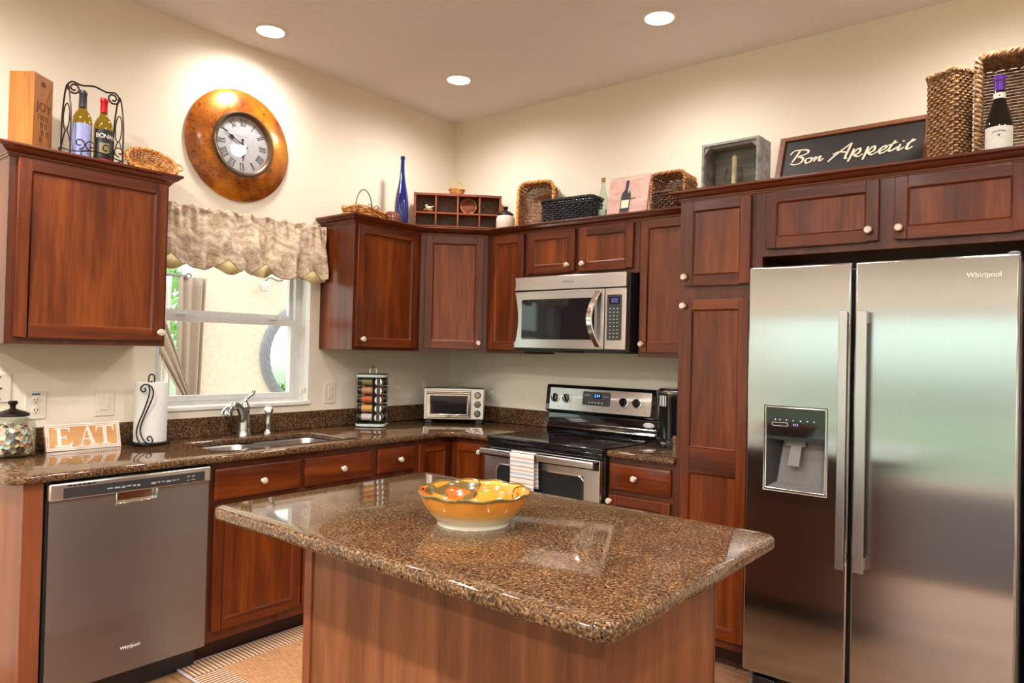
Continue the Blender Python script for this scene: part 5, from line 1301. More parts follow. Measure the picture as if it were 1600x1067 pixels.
def patch(pts, mat, nm, lift=0.0012):
    # painted patch following the inside of the bowl; pts = (angle deg, v)
    mb = MB(); c = (sum(p[0] for p in pts) / len(pts), sum(p[1] for p in pts) / len(pts)); n = len(pts); rings = 5; vs = []; fs = []
    for k in range(rings + 1):
        f = k / rings
        for a, v in pts:
            aa = c[0] + (a - c[0]) * f; vv = c[1] + (v - c[1]) * f; p = Vector(inner((aa / 360) % 1, vv)); nrm = Vector((-p.x, -p.y, 0.10)).normalized(); vs.append(p + nrm * lift)
    for k in range(rings):
        for i in range(n): fs.append((k * n + i, k * n + (i + 1) % n, (k + 1) * n + (i + 1) % n, (k + 1) * n + i))
    mb.add(vs, fs); return part(nm, mb, mat, t, fixn=False)
F_ = 129  # direction away from the camera
def blob(ca, cv, ra, rv, n=28, seed=1, rough=0.18):
    rnd = random.Random(seed); ph = [rnd.uniform(0, 6) for _ in range(3)]
    return [(ca + ra * math.cos(b) * (1 + rough * math.sin(3 * b + ph[0]) + rough * 0.6 * math.sin(5 * b + ph[1])), cv + rv * math.sin(b) * (1 + rough * math.sin(4 * b + ph[2]))) for b in [2 * PI * k / n for k in range(n)]]
patch(blob(F_ + 22, 0.70, 28, 0.24, seed=4), 'bowl_green', 'painted_leaf')
patch(blob(F_ + 26, 0.60, 15, 0.14, seed=6), 'bowl_orange', 'painted_fruit', 0.0018)
patch(blob(F_ + 62, 0.80, 12, 0.13, seed=9), 'bowl_green', 'painted_leaf')
patch(blob(F_ + 84, 0.86, 11, 0.11, seed=2), 'bowl_orange', 'painted_fruit')
patch(blob(F_ + 80, 0.88, 4, 0.06, seed=3, rough=0.05), 'bowl_brown', 'painted_spot', 0.002)
mb = MB()
for seq in ([(F_ - 2, 0.98), (F_ - 4, 0.80), (F_ + 0, 0.62), (F_ + 3, 0.5)], [(F_ + 28, 0.74), (F_ + 25, 0.62), (F_ + 28, 0.5)], [(F_ - 62, 0.96), (F_ - 52, 0.84), (F_ - 50, 0.66), (F_ - 58, 0.58), (F_ - 62, 0.68), (F_ - 57, 0.72)]):
    pts = []
    for p in smooth([(a, v, 0) for a, v in seq], 6):
        q = Vector(inner((p.x / 360) % 1, min(1, p.y))); pts.append(q + Vector((-q.x, -q.y, 0.1)).normalized() * 0.0018)
    mb.tube(pts, 0.0012, 5)
part('painted_vine', mb, 'bowl_brown', t)

# rug
t = thing('woven_rug', 'tan woven rug with a checked border on the floor before the sink', 'rug', (0, 0, 0))
RX0, RX1, RY0_, RY1 = 0.548, 1.22, -2.215, -1.10
mb = MB(); mb.box(RX0 + 0.14, RX1 - 0.14, RY0_ + 0.14, RY1 - 0.14, 0.001, 0.009); part('center_field', mb, 'rug_center', t)
mb = MB()
n = 0
y = RY0_
while y < RY1:
    for x0 in [RX0 + 0.0175 * k for k in range(8)]:
        wv_ = 0.0015 * math.sin(k_ := y * 300)
        mb.box(x0, x0 + 0.0165, y, y + 0.009, 0.001, 0.0085, n % 2)
    y += 0.0095; n += 1
y = RY0_
for x in [RX0 + 0.14 + 0.0095 * k for k in range(int((RX1 - 0.14 - RX0 - 0.14) / 0.0095))]:
    n += 1
    mb.box(x, x + 0.009, RY0_, RY0_ + 0.14, 0.001, 0.0085, n % 2)
part('border', mb, ['rug_light', 'rug_dark'], t)
mb = MB(); mb.tube([(RX0, RY1, 0.006), (RX0, RY0_ + 0.02, 0.006), (RX0 + 0.012, RY0_ + 0.004, 0.006), (RX0 + 0.05, RY0_ - 0.002, 0.008), (RX0 + 0.2, RY0_, 0.006), (RX1, RY0_, 0.006)], 0.005, 8); part('edge_binding', mb, 'rug_edge', t)

# ================================================================== THINGS ON THE CABINETS
ZT = 2.1465
def weave_path(mb, fn, n, zs, r, amp, per, closed=True, mat=0):
    # horizontal strands weaving in and out; fn(t, z) -> (point, outward normal)
    for i, z in enumerate(zs):
        pts = []
        for k in range(n if closed else n + 1):
            tt = k / n; p, nr = fn(tt, z); pts.append(Vector(p) + Vector(nr) * amp * (1 if ((k // per) + i) % 2 else -1))
        mb.tube(pts, r, 5, closed, mat)
def oval(ax, by, flare=0.0, h=1.0):
    def fn(tt, z):
        a = 2 * PI * tt; s = 1 + flare * (z / h)
        return Vector((ax * s * math.cos(a), by * s * math.sin(a), z)), Vector((math.cos(a), math.sin(a), 0))
    return fn
def rect_path(w, d, flare=0.0, h=1.0, r=0.02):
    P = rrect(-w / 2, w / 2, -d / 2, d / 2, r, 3); L = [0]
    for i in range(len(P)): L.append(L[-1] + math.dist(P[i], P[(i + 1) % len(P)]))
    def fn(tt, z):
        s = (tt % 1) * L[-1]; i = 0
        while i < len(P) - 1 and L[i + 1] < s: i += 1
        f = (s - L[i]) / max(1e-9, L[i + 1] - L[i]); a, b = P[i], P[(i + 1) % len(P)]
        x, y = a[0] + (b[0] - a[0]) * f, a[1] + (b[1] - a[1]) * f; tx, ty = b[0] - a[0], b[1] - a[1]; l = math.hypot(tx, ty) or 1
        k = 1 + flare * z / h
        return Vector((x * k, y * k, z)), Vector((ty / l, -tx / l, 0)) * (-1 if False else 1)
    return fn
def basket(t, fn, n, h, rows, r, amp, mat, matrim, bottom=None, rim_r=0.006, per=2, T=None, stakes=True, rimname='rim'):
    mb = MB(); weave_path(mb, fn, n, [r + (h - 2 * r) * k / (rows - 1) for k in range(rows)], r, amp, per)
    if stakes:
        for k in range(0, n, per):
            tt = (k + per / 2) / n; mb.tube([fn(tt, 0.0)[0], fn(tt, h)[0]], r * 0.8, 5)
    if bottom:
        for k in range(int(bottom[1] * 2 / (2.2 * r))):
            yy = -bottom[1] + 1.1 * r + 2.2 * r * k
            xx = bottom[0] if bottom[2] == 'rect' else bottom[0] * math.sqrt(max(0, 1 - (yy / bottom[1]) ** 2))
            if xx > 0.01: mb.tube([(-xx, yy, r), (xx, yy, r)], r, 5)
    if T is not None: mb.v = [tuple(T @ Vector(p)) for p in mb.v]
    part('body', mb, mat, t)
    mb = MB()
    for ph in (0, PI):
        pts = []
        for k in range(n * 2):
            p, nr = fn(k / (n * 2), h); a = k * 0.9 + ph; pts.append(p + nr * rim_r * 0.7 * math.cos(a) + Vector((0, 0, rim_r * 0.7 * math.sin(a))))
        mb.tube(pts, rim_r, 6, True)
    if T is not None: mb.v = [tuple(T @ Vector(p)) for p in mb.v]
    part(rimname, mb, matrim, t)
# JOY wine box
t = thing('wooden_box', 'tall pine wine box with JOY burnt into its side', 'wooden box', (0.250, -2.712, ZT), R(38.9))
mb = MB(); mb.box(-0.102, 0.0, 0.0, 0.118, 0, 0.336); part('box', mb, 'pine', t, bev=0.002)
mb = MB(); SM = Matrix.Rotation(PI / 2, 4, 'Z')        # side faces local +x
text(mb, 'JOY', 0.052, Matrix.Translation((0.0006, 0.062, 0.205)) @ SM, depth=0.0003); 
mb.tube([(0.0008, 0.055 + 0.010 * math.cos(a), 0.300 + 0.008 * math.sin(a)) for a in [2 * PI * k / 20 for k in range(20)]], 0.0022, 5, True)
for y, z in ((0.03, 0.15), (0.05, 0.15), (0.075, 0.15), (0.045, 0.12), (0.07, 0.12), (0.05, 0.09), (0.08, 0.09), (0.04, 0.06)):
    mb.box(0.0, 0.0008, y, y + 0.003, z, z + 0.022); mb.box(0.0, 0.0008, y, y + 0.012, z + 0.019, z + 0.022); mb.box(0.0, 0.0008, y + 0.010, y + 0.013, z, z + 0.022)
part('burnt_lettering', mb, 'burnt', t)
# wine rack (wrought iron) and bottles
t = thing('wine_rack', 'scrolled wrought-iron wine bottle stand on the left cabinet', 'wine rack', (0.172, -2.462, ZT), PI / 2)
def arch(xe, s):
    # end frame in the plane x = xe, legs at y = +-0.05
    mb = MB()
    for sy in (-1, 1):
        mb.tube(smooth([(xe, 0.050 * sy, 0.0), (xe, 0.052 * sy, 0.12), (xe, 0.048 * sy, 0.22), (xe, 0.026 * sy, 0.31), (xe, 0.004 * sy, 0.345)], 6), 0.0035, 6)
    mb.tube([(xe, 0.034 * math.cos(a), 0.205 + 0.058 * math.sin(a)) for a in [2 * PI * k / 24 for k in range(24)]], 0.0025, 6, True)
    mb.tube(smooth([(xe, -0.05, 0.085), (xe, -0.02, 0.135), (xe, 0.0, 0.147), (xe, 0.02, 0.135), (xe, 0.05, 0.085)], 5), 0.0025, 6)
    mb.tube([(xe + s * (0.016 - 0.004) + p[0] * 0, 0.0, 0) for p in []] or spiral((xe - s * 0.026, 0, 0.336), 0.026, 0.008, 0 if s > 0 else PI, -1.35 * s, 24, 'xz'), 0.0038, 6)
    return part('end_frame', mb, 'iron', t)
arch(-0.105, -1); arch(0.105, 1)
mb = MB(); mb.tube(smooth([(-0.104, 0, 0.346), (-0.085, 0, 0.362), (-0.05, 0, 0.356), (0.0, 0, 0.366), (0.05, 0, 0.356), (0.085, 0, 0.362), (0.104, 0, 0.346)], 6), 0.0038, 6); part('top_handle', mb, 'iron', t)
mb = MB()
for z, ex in ((0.062, 0.0), (0.004, -0.01)):
    mb.tube([((0.128 + ex) * math.cos(a), (0.062 + ex) * math.sin(a), z + 0.006 * math.cos(4 * a)) for a in [2 * PI * k / 48 for k in range(48)]], 0.003, 6, True)
for x, s in ((-0.075, 1), (0.085, -1), (-0.03, -1), (0.03, 1)): mb.tube(spiral((x, -0.066, 0.088), 0.024, 0.007, -PI / 2, 1.1 * s, 20, 'xz'), 0.0028, 6)
for y in (-0.03, 0.0, 0.03): mb.tube([(-0.11, y, 0.003), (0.11, y, 0.003)], 0.0022, 5)
part('basket_ring', mb, 'iron', t)
def bottle(name, label, loc, prof, gmat, foil, foilz, labels=(), n=32, solidfill=None):
    b = thing(name, label, 'bottle', loc)
    mb = MB(); mb.lathe(prof, n); part('glass', mb, gmat, b)
    if foil:
        fp = [(r + 0.0008, z) for r, z in prof if z >= foilz and r > 0.001]; r0 = fp[0][0]
        mb = MB(); mb.lathe([(0.0, foilz)] + [(r0, foilz)] + fp + [(0.0, prof[-1][1] + 0.001)], n); part('foil_capsule', mb, foil, b)
    for nm, mat, z0, z1, a0, a1, rr in labels:
        mb = MB(); mb.grid(lambda u, v: (rr * math.cos(a0 + (a1 - a0) * u), rr * math.sin(a0 + (a1 - a0) * u), z0 + (z1 - z0) * v), 20, 2); part(nm, mb, mat, b, fixn=False)
    return b
BORD = [(0.0, 0.012), (0.018, 0.006), (0.033, 0.0), (0.037, 0.006), (0.037, 0.185), (0.035, 0.205), (0.028, 0.222), (0.018, 0.236), (0.0148, 0.250), (0.0140, 0.300), (0.0155, 0.302), (0.0155, 0.312), (0.014, 0.318), (0.0, 0.318)]
cd = math.atan2(-3.70 + 2.5, 3.56 - 0.17)      # bearing of the room from the bottles
b = bottle('wine_bottle', 'green wine bottle with grey capsule and lilac label in the iron stand', (0.172, -2.505, ZT + 0.006), [(r, z * 1.03) for r, z in BORD], 'bottle_olive', 'foil_grey', 0.255, [('paper_label', 'label_lilac', 0.035, 0.180, cd - 1.5, cd + 1.3, 0.0376)])
b = bottle('wine_bottle', 'olive wine bottle with red capsule and dark BONAN label', (0.172, -2.420, ZT + 0.006), BORD, 'bottle_olive', 'foil_red', 0.255,
           [('paper_label', 'label_dark', 0.030, 0.175, cd - 1.0, cd + 1.5, 0.0376), ('label_medallion', 'label_olive', 0.065, 0.115, cd - 0.4, cd + 0.7, 0.0380), ('label_foot', 'label_red', 0.022, 0.045, cd - 0.5, cd + 1.0, 0.0382)])
mb = MB()
for k, ch in enumerate('BONAN'):
    a = cd - 0.62 + 0.46 * k; text(mb, ch, 0.027, Matrix.Rotation(a, 4, 'Z') @ Matrix.Translation((0.0384, 0, 0.146 - 0.001 * k)) @ Matrix.Rotation(PI / 2, 4, 'Z'), depth=0.0003)
part('label_lettering', mb, 'letter_white', b)
# oval wicker tray leaning by the wine rack
t = thing('wicker_tray', 'small golden oval wicker basket tray on the left cabinet', 'basket', (0.165, -2.205, ZT + 0.012), PI / 2)
TT = Matrix.Translation((0, 0.03, 0.050)) @ Matrix.Rotation(R(52), 4, 'X')
basket(t, oval(0.088, 0.066, 0.28, 0.045), 72, 0.045, 9, 0.0026, 0.0022, 'wicker_gold', 'wicker_gold', (0.086, 0.064, 'oval'), 0.0065, 2, TT)
mb = MB()
for s in (-1, 1):
    pts = smooth([(s * 0.108, -0.022, 0.045), (s * 0.132, -0.018, 0.050), (s * 0.140, 0.0, 0.052), (s * 0.132, 0.018, 0.050), (s * 0.108, 0.022, 0.045)], 5); mb.tube([TT @ p for p in pts], 0.0045, 7)
for k in range(22):
    a = 2 * PI * k / 22; mb.tube([TT @ Vector((0.012 * math.cos(a), 0.010 * math.sin(a), 0.007)), TT @ Vector((0.085 * math.cos(a), 0.063 * math.sin(a), 0.006)), TT @ Vector((0.108 * math.cos(a), 0.082 * math.sin(a), 0.042))], 0.0022, 5)
part('loop_handle', mb, 'wicker_gold', t)
# vine basket with metal handle
t = thing('vine_basket', 'rough vine basket with an arched metal scroll handle', 'basket', (0.165, -0.952, ZT), PI / 2)
rnd = random.Random(3); mb = MB()
for k in range(26):
    a0 = rnd.uniform(0, 6.28); rr = rnd.uniform(0.85, 1.08); zz = rnd.uniform(0.012, 0.082); pts = []
    for q in range(40):
        a = a0 + 2 * PI * q / 36; pts.append((0.145 * rr * math.cos(a) * (0.78 + zz * 2.6), 0.088 * rr * math.sin(a) * (0.78 + zz * 2.6), zz + 0.010 * math.sin(3 * a + k)))
    mb.tube(pts, rnd.uniform(0.003, 0.0055), 5)
for k in range(14):
    mb.tube([(-0.12, -0.05 + 0.008 * k, 0.006), (0.12, -0.05 + 0.008 * k, 0.006)], 0.004, 5)
part('body', mb, 'vine', t)
mb = MB(); mb.tube([(-0.064 * math.cos(a) , 0, 0.075 + 0.128 * math.sin(a)) for a in [PI * k / 20 for k in range(21)]], 0.0035, 7)
mb.tube(spiral((0.086, -0.01, 0.108), 0.022, 0.006, PI, 1.3, 20, 'xz'), 0.0028, 6); mb.tube(spiral((0.040, -0.01, 0.108), 0.022, 0.006, 0, -1.3, 20, 'xz'), 0.0028, 6); part('handle', mb, 'bronze', t)
# small dark dotted basket
t = thing('small_basket', 'small dark brown lattice basket between the vine basket and blue bottle', 'basket', (0.19, -0.752, ZT), PI / 2)
mb = MB()
for k in range(16):
    a = 2 * PI * k / 16; mb.tube([(0.058 * math.cos(a + c) * math.sin(b), 0.045 * math.sin(a + c) * math.sin(b), 0.052 - 0.050 * math.cos(b)) for b, c in [(0.5 + 0.22 * q, 0.04 * q) for q in range(11)]], 0.0042, 5)
for q in range(6):
    b = 0.6 + 0.36 * q; mb.tube([(0.058 * math.cos(a) * math.sin(b), 0.045 * math.sin(a) * math.sin(b), 0.052 - 0.050 * math.cos(b)) for a in [2 * PI * k / 32 for k in range(32)]], 0.004, 5, True)
part('body', mb, 'wicker_red', t)
mb = MB(); mb.sphere((0, 0, 0.050), 0.036, 16, 0, (1.2, 0.95, 1.0)); part('filling', mb, 'shellwhite', t)
# blue bottle
t = thing('blue_bottle', 'tall slender cobalt blue glass bottle on the corner cabinet', 'bottle', (0.170, -0.655, ZT))
mb = MB(); mb.lathe([(0.0, 0.0), (0.038, 0.0), (0.041, 0.006), (0.043, 0.08), (0.044, 0.150), (0.042, 0.185), (0.034, 0.240), (0.023, 0.300), (0.0155, 0.350), (0.0125, 0.39), (0.0115, 0.452), (0.0145, 0.454), (0.0145, 0.470), (0.012, 0.472), (0.011, 0.46), (0.0, 0.46)], 40); part('glass', mb, 'blue_glass', t)
# organizer shelf
t = thing('cubby_shelf', 'small red-brown wooden cubby shelf on the corner cabinet', 'shelf', (0.3225, -0.2975, ZT), PI / 4)
OW = 0.289; oz = [0.0, 0.085, 0.190, 0.280]
mb = MB(); mb.box(-OW, -OW + 0.014, 0, 0.10, 0, oz[3]); mb.box(OW - 0.014, OW, 0, 0.10, 0, oz[3]); mb.box(-OW, OW, 0, 0.10, oz[3] - 0.014, oz[3]); mb.box(-OW, OW, 0, 0.10, 0, 0.012); part('frame', mb, 'rack_wood', t, bev=0.001)
mb = MB()
mb.box(-OW + 0.014, OW - 0.014, 0.004, 0.095, 0.146, 0.156); mb.box(-OW + 0.014, OW - 0.014, 0.004, 0.095, 0.060, 0.068)
for k in (1, 2, 3): x = -OW + 2 * OW * k / 4; mb.box(x - 0.005, x + 0.005, 0.004, 0.095, 0.012, oz[3] - 0.014)
part('divider', mb, 'rack_wood', t)
mb = MB(); mb.box(-OW + 0.014, OW - 0.014, 0.092, 0.098, 0.012, oz[3] - 0.014); part('back_panel', mb, 'dark_back', t)
def on_shelf(x, y, z): v = Vector((x, y, 0)); v.rotate(Euler((0, 0, PI / 4))); return (0.3225 + v.x, -0.2975 + v.y, ZT + z)
t = thing('woven_trivet', 'round woven straw trivet standing in a cubby of the shelf', 'trivet', on_shelf(0.072, 0.042, 0.157), PI / 4)
mb = MB(); TM = Matrix.Translation((0, 0, 0.053)) @ Matrix.Rotation(PI / 2 - 0.12, 4, 'X')
for k in range(24): a = PI * k / 24; mb.tube([TM @ Vector((0.048 * math.cos(a), 0.048 * math.sin(a), 0)), TM @ Vector((-0.048 * math.cos(a), -0.048 * math.sin(a), 0))], 0.0026, 5)
part('weave', mb, 'wicker_red', t)
mb = MB(); mb.tube([TM @ Vector((0.051 * math.cos(a), 0.051 * math.sin(a), 0)) for a in [2 * PI * k / 48 for k in range(48)]], 0.0028, 7, True); part('rim', mb, 'wicker_gold', t)
t = thing('bird_figurine', 'tiny white bird figurine on a brown nest in the top left cubby', 'figurine', on_shelf(-0.195, 0.040, 0.157), PI / 4)
mb = MB(); mb.lathe([(0, 0), (0.026, 0), (0.034, 0.012), (0.030, 0.022), (0.0, 0.018)], 20); part('nest', mb, 'wicker_brown', t)
mb = MB(); mb.sphere((0, 0, 0.030), 0.017, 14, 0, (1.25, 1, 0.8)); mb.sphere((-0.012, -0.004, 0.045), 0.009, 12); mb.tube([(0.014, 0, 0.034), (0.036, 0, 0.044)], [0.007, 0.003], 6); mb.tube([(-0.018, -0.008, 0.044), (-0.026, -0.011, 0.042)], [0.003, 0.0008], 6); part('bird', mb, 'shellwhite', t)
t = thing('mini_basket', 'tiny round golden basket with arched handle on top of the cubby shelf', 'basket', on_shelf(-0.008, 0.045, 0.2805), PI / 4)
basket(t, oval(0.038, 0.034, 0.35, 0.036), 40, 0.036, 7, 0.0026, 0.0018, 'wicker_gold', 'wicker_gold', (0.036, 0.032, 'oval'), 0.0035, 2)
mb = MB(); mb.tube([(0.004 - 0.046 * math.cos(a), 0, 0.036 + 0.052 * math.sin(a)) for a in [PI * k / 16 for k in range(17)]], 0.003, 6); part('handle', mb, 'wicker_gold', t)
# canister
t = thing('lidded_canister', 'small glass canister with black lid and white contents on the cabinets', 'canister', (0.628, -0.170, ZT))
mb = MB(); mb.lathe([(0.0, 0.0), (0.056, 0.0), (0.060, 0.005), (0.060, 0.105), (0.052, 0.122), (0.046, 0.124), (0.0, 0.124)], 32); part('glass', mb, 'shellwhite', t)
mb = MB(); mb.lathe([(0.0, 0.124), (0.050, 0.124), (0.054, 0.130), (0.050, 0.138), (0.030, 0.150), (0.014, 0.158), (0.010, 0.166), (0.017, 0.176), (0.016, 0.183), (0.0, 0.185)], 20); part('lid', mb, 'iron', t)
# tall seagrass tray standing on end
t = thing('seagrass_tray', 'tall brown seagrass tray standing on end against the wall', 'basket', (0.830, -0.095, ZT + 0.004), R(12))
TT = Matrix.Translation((0, 0.055, 0.160)) @ Matrix.Rotation(PI / 2 - 0.06, 4, 'X')
basket(t, rect_path(0.225, 0.29, 0.10, 0.09, 0.05), 96, 0.09, 11, 0.0042, 0.0035, 'wicker_brown', 'wicker_gold', (0.112, 0.145, 'rect'), 0.0075, 2, TT)
# glass bottle half hidden behind the black basket
b = bottle('glass_bottle', 'small pale glass bottle peeking out behind the seagrass tray', (0.985, -0.06, ZT), [(0.0, 0.0), (0.026, 0.0), (0.028, 0.01), (0.028, 0.13), (0.020, 0.16), (0.013, 0.18), (0.013, 0.215), (0.016, 0.217), (0.016, 0.232), (0.0, 0.232)], 'bottle_clear', None, 0)
# black woven basket
t = thing('woven_basket', 'low black woven rectangular basket on top of the back cabinets', 'basket', (1.168, -0.200, ZT), R(4))
basket(t, rect_path(0.335, 0.13, 0.04, 0.16, 0.012), 84, 0.155, 12, 0.0048, 0.005, 'wicker_black', 'wicker_black', (0.16, 0.06, 'rect'), 0.0075, 2)
# glass bottle with cork
b = bottle('glass_bottle', 'clear glass bottle with a cork beside the black basket', (1.362, -0.165, ZT), [(0.0, 0.0), (0.030, 0.0), (0.033, 0.008), (0.033, 0.11), (0.029, 0.150), (0.019, 0.190), (0.0135, 0.215), (0.0125, 0.240), (0.0145, 0.242), (0.0145, 0.250), (0.0, 0.250)], 'bottle_clear', None, 0)
mb = MB(); mb.lathe([(0.0, 0.2505), (0.0115, 0.2505), (0.013, 0.272), (0.0, 0.273)], 16); part('cork', mb, 'cork', b)
mb = MB(); mb.lathe([(0.0, 0.003), (0.026, 0.004), (0.029, 0.012), (0.029, 0.085), (0.0, 0.088)], 20); part('filling', mb, 'tooth_grey', b)
# wine picture
t = thing('canvas_picture', 'pink canvas picture of a wine bottle leaning on the wall', 'picture', (1.550, -0.235, ZT), 0)
LN = Matrix.Rotation(-R(12), 4, 'X')
mb = MB(); mb.box(-0.127, 0.127, 0.0, 0.022, 0, 0.262, 0, LN); part('canvas', mb, ['canvas_pink'], t, bev=0.001)
mb = MB(); bp = [(-0.032, 0.055), (0.028, 0.055), (0.030, 0.150), (0.024, 0.175), (0.009, 0.195), (0.009, 0.245), (-0.010, 0.245), (-0.010, 0.195), (-0.027, 0.172), (-0.032, 0.150)]
mb.prism([(x - 0.01, z - 0.01) for x, z in bp], -0.0012, 0.0005, 0, LN); mb.prism([(0.018, 0.118), (0.05, 0.122), (0.048, 0.128), (0.035, 0.124), (0.018, 0.126)], -0.0012, 0.0005, 1, LN); mb.box(-0.036, 0.012, -0.0018, 0, 0.07, 0.118, 2, LN)
mb.prism([(-0.055, 0.036), (-0.02, 0.048), (0.02, 0.040), (0.028, 0.030), (-0.02, 0.036), (-0.058, 0.024)], -0.0016, 0.0005, 3, LN)
mb.prism([(0.0, 0.16), (0.004, 0.16), (0.004, 0.185), (0.0, 0.19)], -0.0018, 0, 4, LN)
part('painted_bottle', mb, ['label_dark', 'bowl_brown', 'candle_wax', 'label_red', 'mark_white'], t)
mb = MB(); 
for k in range(13):
    if k not in (3, 8): mb.box(-0.085 + k * 0.0135, -0.076 + k * 0.0135, -0.0012, 0, 0.243, 0.245 + 0.004 * (1 + k % 2), 0, LN); mb.box(-0.085 + k * 0.0135, -0.083 + k * 0.0135, -0.0012, 0, 0.243, 0.257, 0, LN)
part('faint_lettering', mb, 'canvas_edge', t)
# brown basket on its side + dark lattice basket before it
t = thing('woven_basket', 'brown seagrass basket lying open on its side beside the wine picture', 'basket', (1.790, -0.165, ZT + 0.002), 0)
TT = Matrix.Translation((0, 0.125, 0.122)) @ Matrix.Rotation(PI / 2, 4, 'X')
basket(t, rect_path(0.190, 0.222, 0.04, 0.17, 0.03), 84, 0.155, 15, 0.0046, 0.004, 'wicker_brown', 'wicker_brown', (0.095, 0.108, 'rect'), 0.007, 2, TT)
t = thing('small_basket', 'small dark lattice basket inside the brown seagrass basket', 'basket', (1.775, -0.180, ZT + 0.016), 0)
basket(t, rect_path(0.135, 0.075, 0.0, 0.12, 0.02), 48, 0.115, 9, 0.0042, 0.0045, 'wicker_dark', 'wicker_dark', (0.07, 0.04, 'rect'), 0.006, 2)
# crate-like grey shadow box with candle glass
t = thing('shadow_box', 'weathered grey wooden open box on the pantry top', 'wooden box', (2.228, -0.43, ZT), R(-2))
mb = MB(); w = 0.143; h_ = 0.283
mb.box(-w, -w + 0.012, 0, 0.145, 0, h_); mb.box(w - 0.012, w, 0, 0.145, 0, h_); mb.box(-w + 0.012, w - 0.012, 0, 0.145, h_ - 0.012, h_); mb.box(-w + 0.012, w - 0.012, 0, 0.145, 0, 0.012); part('frame', mb, 'grey_wood', t, bev=0.001)
mb = MB(); mb.box(-w + 0.012, w - 0.012, 0.133, 0.143, 0.012, h_ - 0.012); part('back_panel', mb, 'grey_wood', t)
mb = MB()
for sx in (-1, 1): 
    mb.prism([(sx * (w - 0.012), h_ - 0.012), (sx * (w - 0.048), h_ - 0.012), (sx * (w - 0.012), h_ - 0.05)], 0.004, 0.02); 
mb.box(-w + 0.04, w - 0.04, 0.01, 0.03, h_ - 0.026, h_ - 0.0125)
part('corner_brace', mb, 'grey_wood', t)
t = thing('candle_holder', 'cut glass candle holder with a pale candle inside the grey box', 'candle holder', (2.226, -0.360, ZT + 0.0125))
mb = MB(); mb.lathe([(0.0, 0.0), (0.040, 0.0), (0.042, 0.008), (0.018, 0.018), (0.012, 0.030), (0.016, 0.040), (0.034, 0.060), (0.046, 0.090), (0.046, 0.120), (0.038, 0.150), (0.035, 0.152), (0.042, 0.118), (0.042, 0.092), (0.030, 0.064), (0.0, 0.050)], 12); part('glass', mb, 'jar_glass', t, angle=10)
mb = MB(); mb.lathe([(0.0, 0.056), (0.013, 0.056), (0.012, 0.205), (0.008, 0.212), (0.0, 0.213)], 20); mb.tube([(0, 0, 0.21), (0.001, 0, 0.222)], 0.001, 5); part('candle', mb, 'candle_wax', t)
# Bon Appetit sign
t = thing('framed_sign', 'black sign in a wooden frame reading Bon Appetit', 'sign', (2.3355, -0.160, ZT + 0.003), 0)
slope = math.atan2(0.145, 0.37); LN = Matrix.Rotation(-slope, 4, 'X')
SW, SH = 0.6785, 0.392
mb = MB(); mb.box(0.01, SW - 0.01, 0.002, 0.012, 0.01, SH - 0.01, 0, LN); part('board', mb, 'sign_black', t)
mb = MB()
for (p, q, a, b_) in ((0, 0.026, 0, SH), (SW - 0.026, SW, 0, SH)): mb.box(p, q, -0.012, 0.014, a, b_, 0, LN)
mb.box(0.026, SW - 0.026, -0.012, 0.014, SH - 0.022, SH, 0, LN); mb.box(0.026, SW - 0.026, -0.012, 0.014, 0, 0.022, 0, LN); part('frame', mb, 'sign_wood', t, bev=0.003)
STROKES = [[(2.394, 0.289), (2.41, 0.308), (2.435, 0.31), (2.466, 0.307), (2.481, 0.298), (2.478, 0.286), (2.459, 0.277), (2.437, 0.272), (2.457, 0.261), (2.459, 0.246), (2.445, 0.23), (2.42, 0.227), (2.4, 0.235)], [(2.44, 0.307), (2.427, 0.277), (2.408, 0.243)], [(2.497, 0.255), (2.478, 0.252), (2.472, 0.238), (2.48, 0.227), (2.495, 0.231), (2.503, 0.245), (2.497, 0.255), (2.512, 0.248)], [(2.522, 0.258), (2.514, 0.229)], [(2.516, 0.236), (2.536, 0.254), (2.543, 0.253), (2.538, 0.234), (2.545, 0.229), (2.559, 0.241)], [(2.581, 0.216), (2.6, 0.237), (2.635, 0.269), (2.681, 0.307)], [(2.681, 0.307), (2.67, 0.271), (2.657, 0.226), (2.668, 0.223)], [(2.6, 0.253), (2.617, 0.263), (2.635, 0.264), (2.667, 0.255)], [(2.694, 0.271), (2.685, 0.239), (2.672, 0.201)], [(2.69, 0.241), (2.709, 0.265), (2.721, 0.266), (2.721, 0.25), (2.708, 0.237), (2.695, 0.237), (2.714, 0.222), (2.735, 0.235)], [(2.756, 0.271), (2.748, 0.239), (2.736, 0.201)], [(2.753, 0.239), (2.773, 0.265), (2.784, 0.266), (2.784, 0.248), (2.77, 0.237), (2.757, 0.237), (2.774, 0.222), (2.797, 0.235)], [(2.807, 0.233), (2.827, 0.244), (2.835, 0.254), (2.828, 0.261), (2.814, 0.252), (2.804, 0.237), (2.81, 0.223), (2.823, 0.224), (2.841, 0.237)], [(2.871, 0.283), (2.853, 0.254), (2.846, 0.235), (2.853, 0.227), (2.867, 0.235), (2.881, 0.245)], [(2.841, 0.26), (2.881, 0.272)], [(2.893, 0.257), (2.884, 0.236), (2.887, 0.226), (2.907, 0.238)], [(2.906, 0.275), (2.903, 0.27)], [(2.944, 0.277), (2.925, 0.251), (2.918, 0.233), (2.925, 0.225), (2.943, 0.236)], [(2.919, 0.254), (2.954, 0.272)]]
mb = MB()
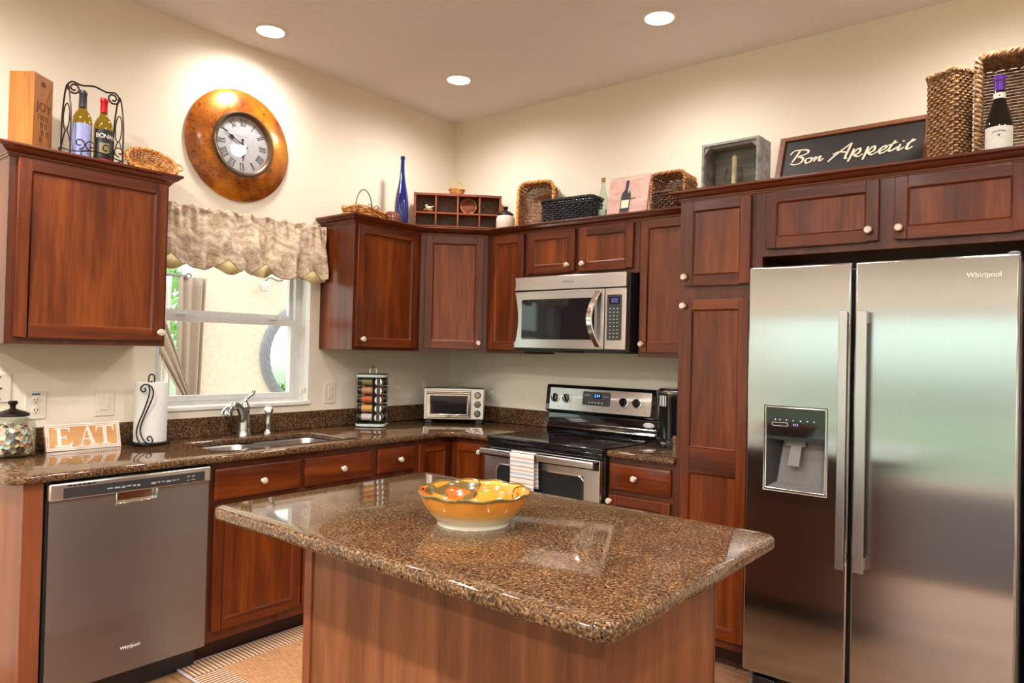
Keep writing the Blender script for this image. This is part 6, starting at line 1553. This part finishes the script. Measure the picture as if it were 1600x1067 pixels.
for st in STROKES:
    P = smooth([(x - 2.3355, z, 0) for x, z in st], 6); n = len(P)
    L = [];
    for i, p in enumerate(P):
        d = P[min(i + 1, n - 1)] - P[max(i - 1, 0)]; d.normalize()
        w = 0.0030 + 0.0034 * abs(d.y * 0.8 - d.x * 0.25); w *= 0.55 + 0.45 * math.sin(PI * min(1, max(0, (i + 1) / (n + 1)))) ** 0.5
        nr = Vector((-d.y, d.x, 0)) * w; L.append((p + nr, p - nr))
    vs = []
    for a, b_ in L: vs += [(a.x, -0.0008, a.y), (b_.x, -0.0008, b_.y)]
    vs2 = [LN @ Vector(v) for v in vs]; off = LN.to_3x3() @ Vector((0, -0.0008 - 0.0, 0))
    mb.add(vs2 + [v + off * 0.6 for v in vs2], [(2 * i, 2 * i + 1, 2 * i + 3, 2 * i + 2) for i in range(n - 1)] + [(2 * n + 2 * i, 2 * n + 2 * i + 2, 2 * n + 2 * i + 3, 2 * n + 2 * i + 1) for i in range(n - 1)])
part('lettering', mb, 'letter_cream', t, fixn=False)
# seagrass baskets and purple-capped bottle at the far right
t = thing('woven_basket', 'upright brown seagrass basket turned sideways beside the bottle basket', 'basket', (3.120, -0.335, ZT + 0.002), R(-30))
basket(t, rect_path(0.12, 0.10, 0.02, 0.42, 0.012), 60, 0.418, 36, 0.0056, 0.0045, 'seagrass', 'seagrass', None, 0.009, 2)
t = thing('woven_basket', 'tall seagrass basket lying open behind the purple-capped wine bottle', 'basket', (3.305, -0.30, ZT + 0.006), R(4))
TT = Matrix.Translation((0, 0.03, 0.222)) @ Matrix.Rotation(PI / 2, 4, 'X')
basket(t, rect_path(0.165, 0.405, 0.05, 0.15, 0.018), 108, 0.15, 14, 0.0056, 0.0045, 'seagrass', 'seagrass', (0.082, 0.20, 'rect'), 0.010, 2, TT)
BURG = [(0.0, 0.014), (0.022, 0.006), (0.041, 0.0), (0.046, 0.006), (0.046, 0.120), (0.044, 0.140), (0.034, 0.180), (0.024, 0.214), (0.0185, 0.240), (0.0172, 0.300), (0.0190, 0.302), (0.0190, 0.312), (0.0175, 0.320), (0.0, 0.320)]
cd = math.atan2(-3.70 + 0.52, 3.56 - 3.30)
b = bottle('wine_bottle', 'dark wine bottle with purple capsule and cream label before the seagrass basket', (3.303, -0.520, ZT), BURG, 'bottle_green', 'foil_purple', 0.262, [('paper_label', 'label_cream', 0.018, 0.122, cd - 1.2, cd + 1.2, 0.0466), ('neck_label', 'label_cream', 0.232, 0.254, cd - 2.2, cd + 2.2, 0.0200)])
mb = MB()
for k in range(8):
    a = cd - 0.42 + 0.12 * k; mb.box(0.0468, 0.0472, -0.0016, 0.0016, 0.098 + 0.004 * math.sin(PI * k / 7), 0.103 + 0.004 * math.sin(PI * k / 7), 0, Matrix.Rotation(a, 4, 'Z'))
for k in range(9): a = cd - 0.4 + 0.10 * k; mb.box(0.0468, 0.0472, -0.0014, 0.0014, 0.028, 0.031 + 0.001 * (k % 2), 0, Matrix.Rotation(a, 4, 'Z'))
mb.sphere((0.0468, 0, 0.088), 0.004, 8, 0, (0.2, 1, 1), Matrix.Rotation(cd, 4, 'Z')); mb.sphere((0.0200, 0, 0.243), 0.003, 8, 0, (0.2, 1, 1), Matrix.Rotation(cd, 4, 'Z'))
part('label_print', mb, 'ink_purple', b)
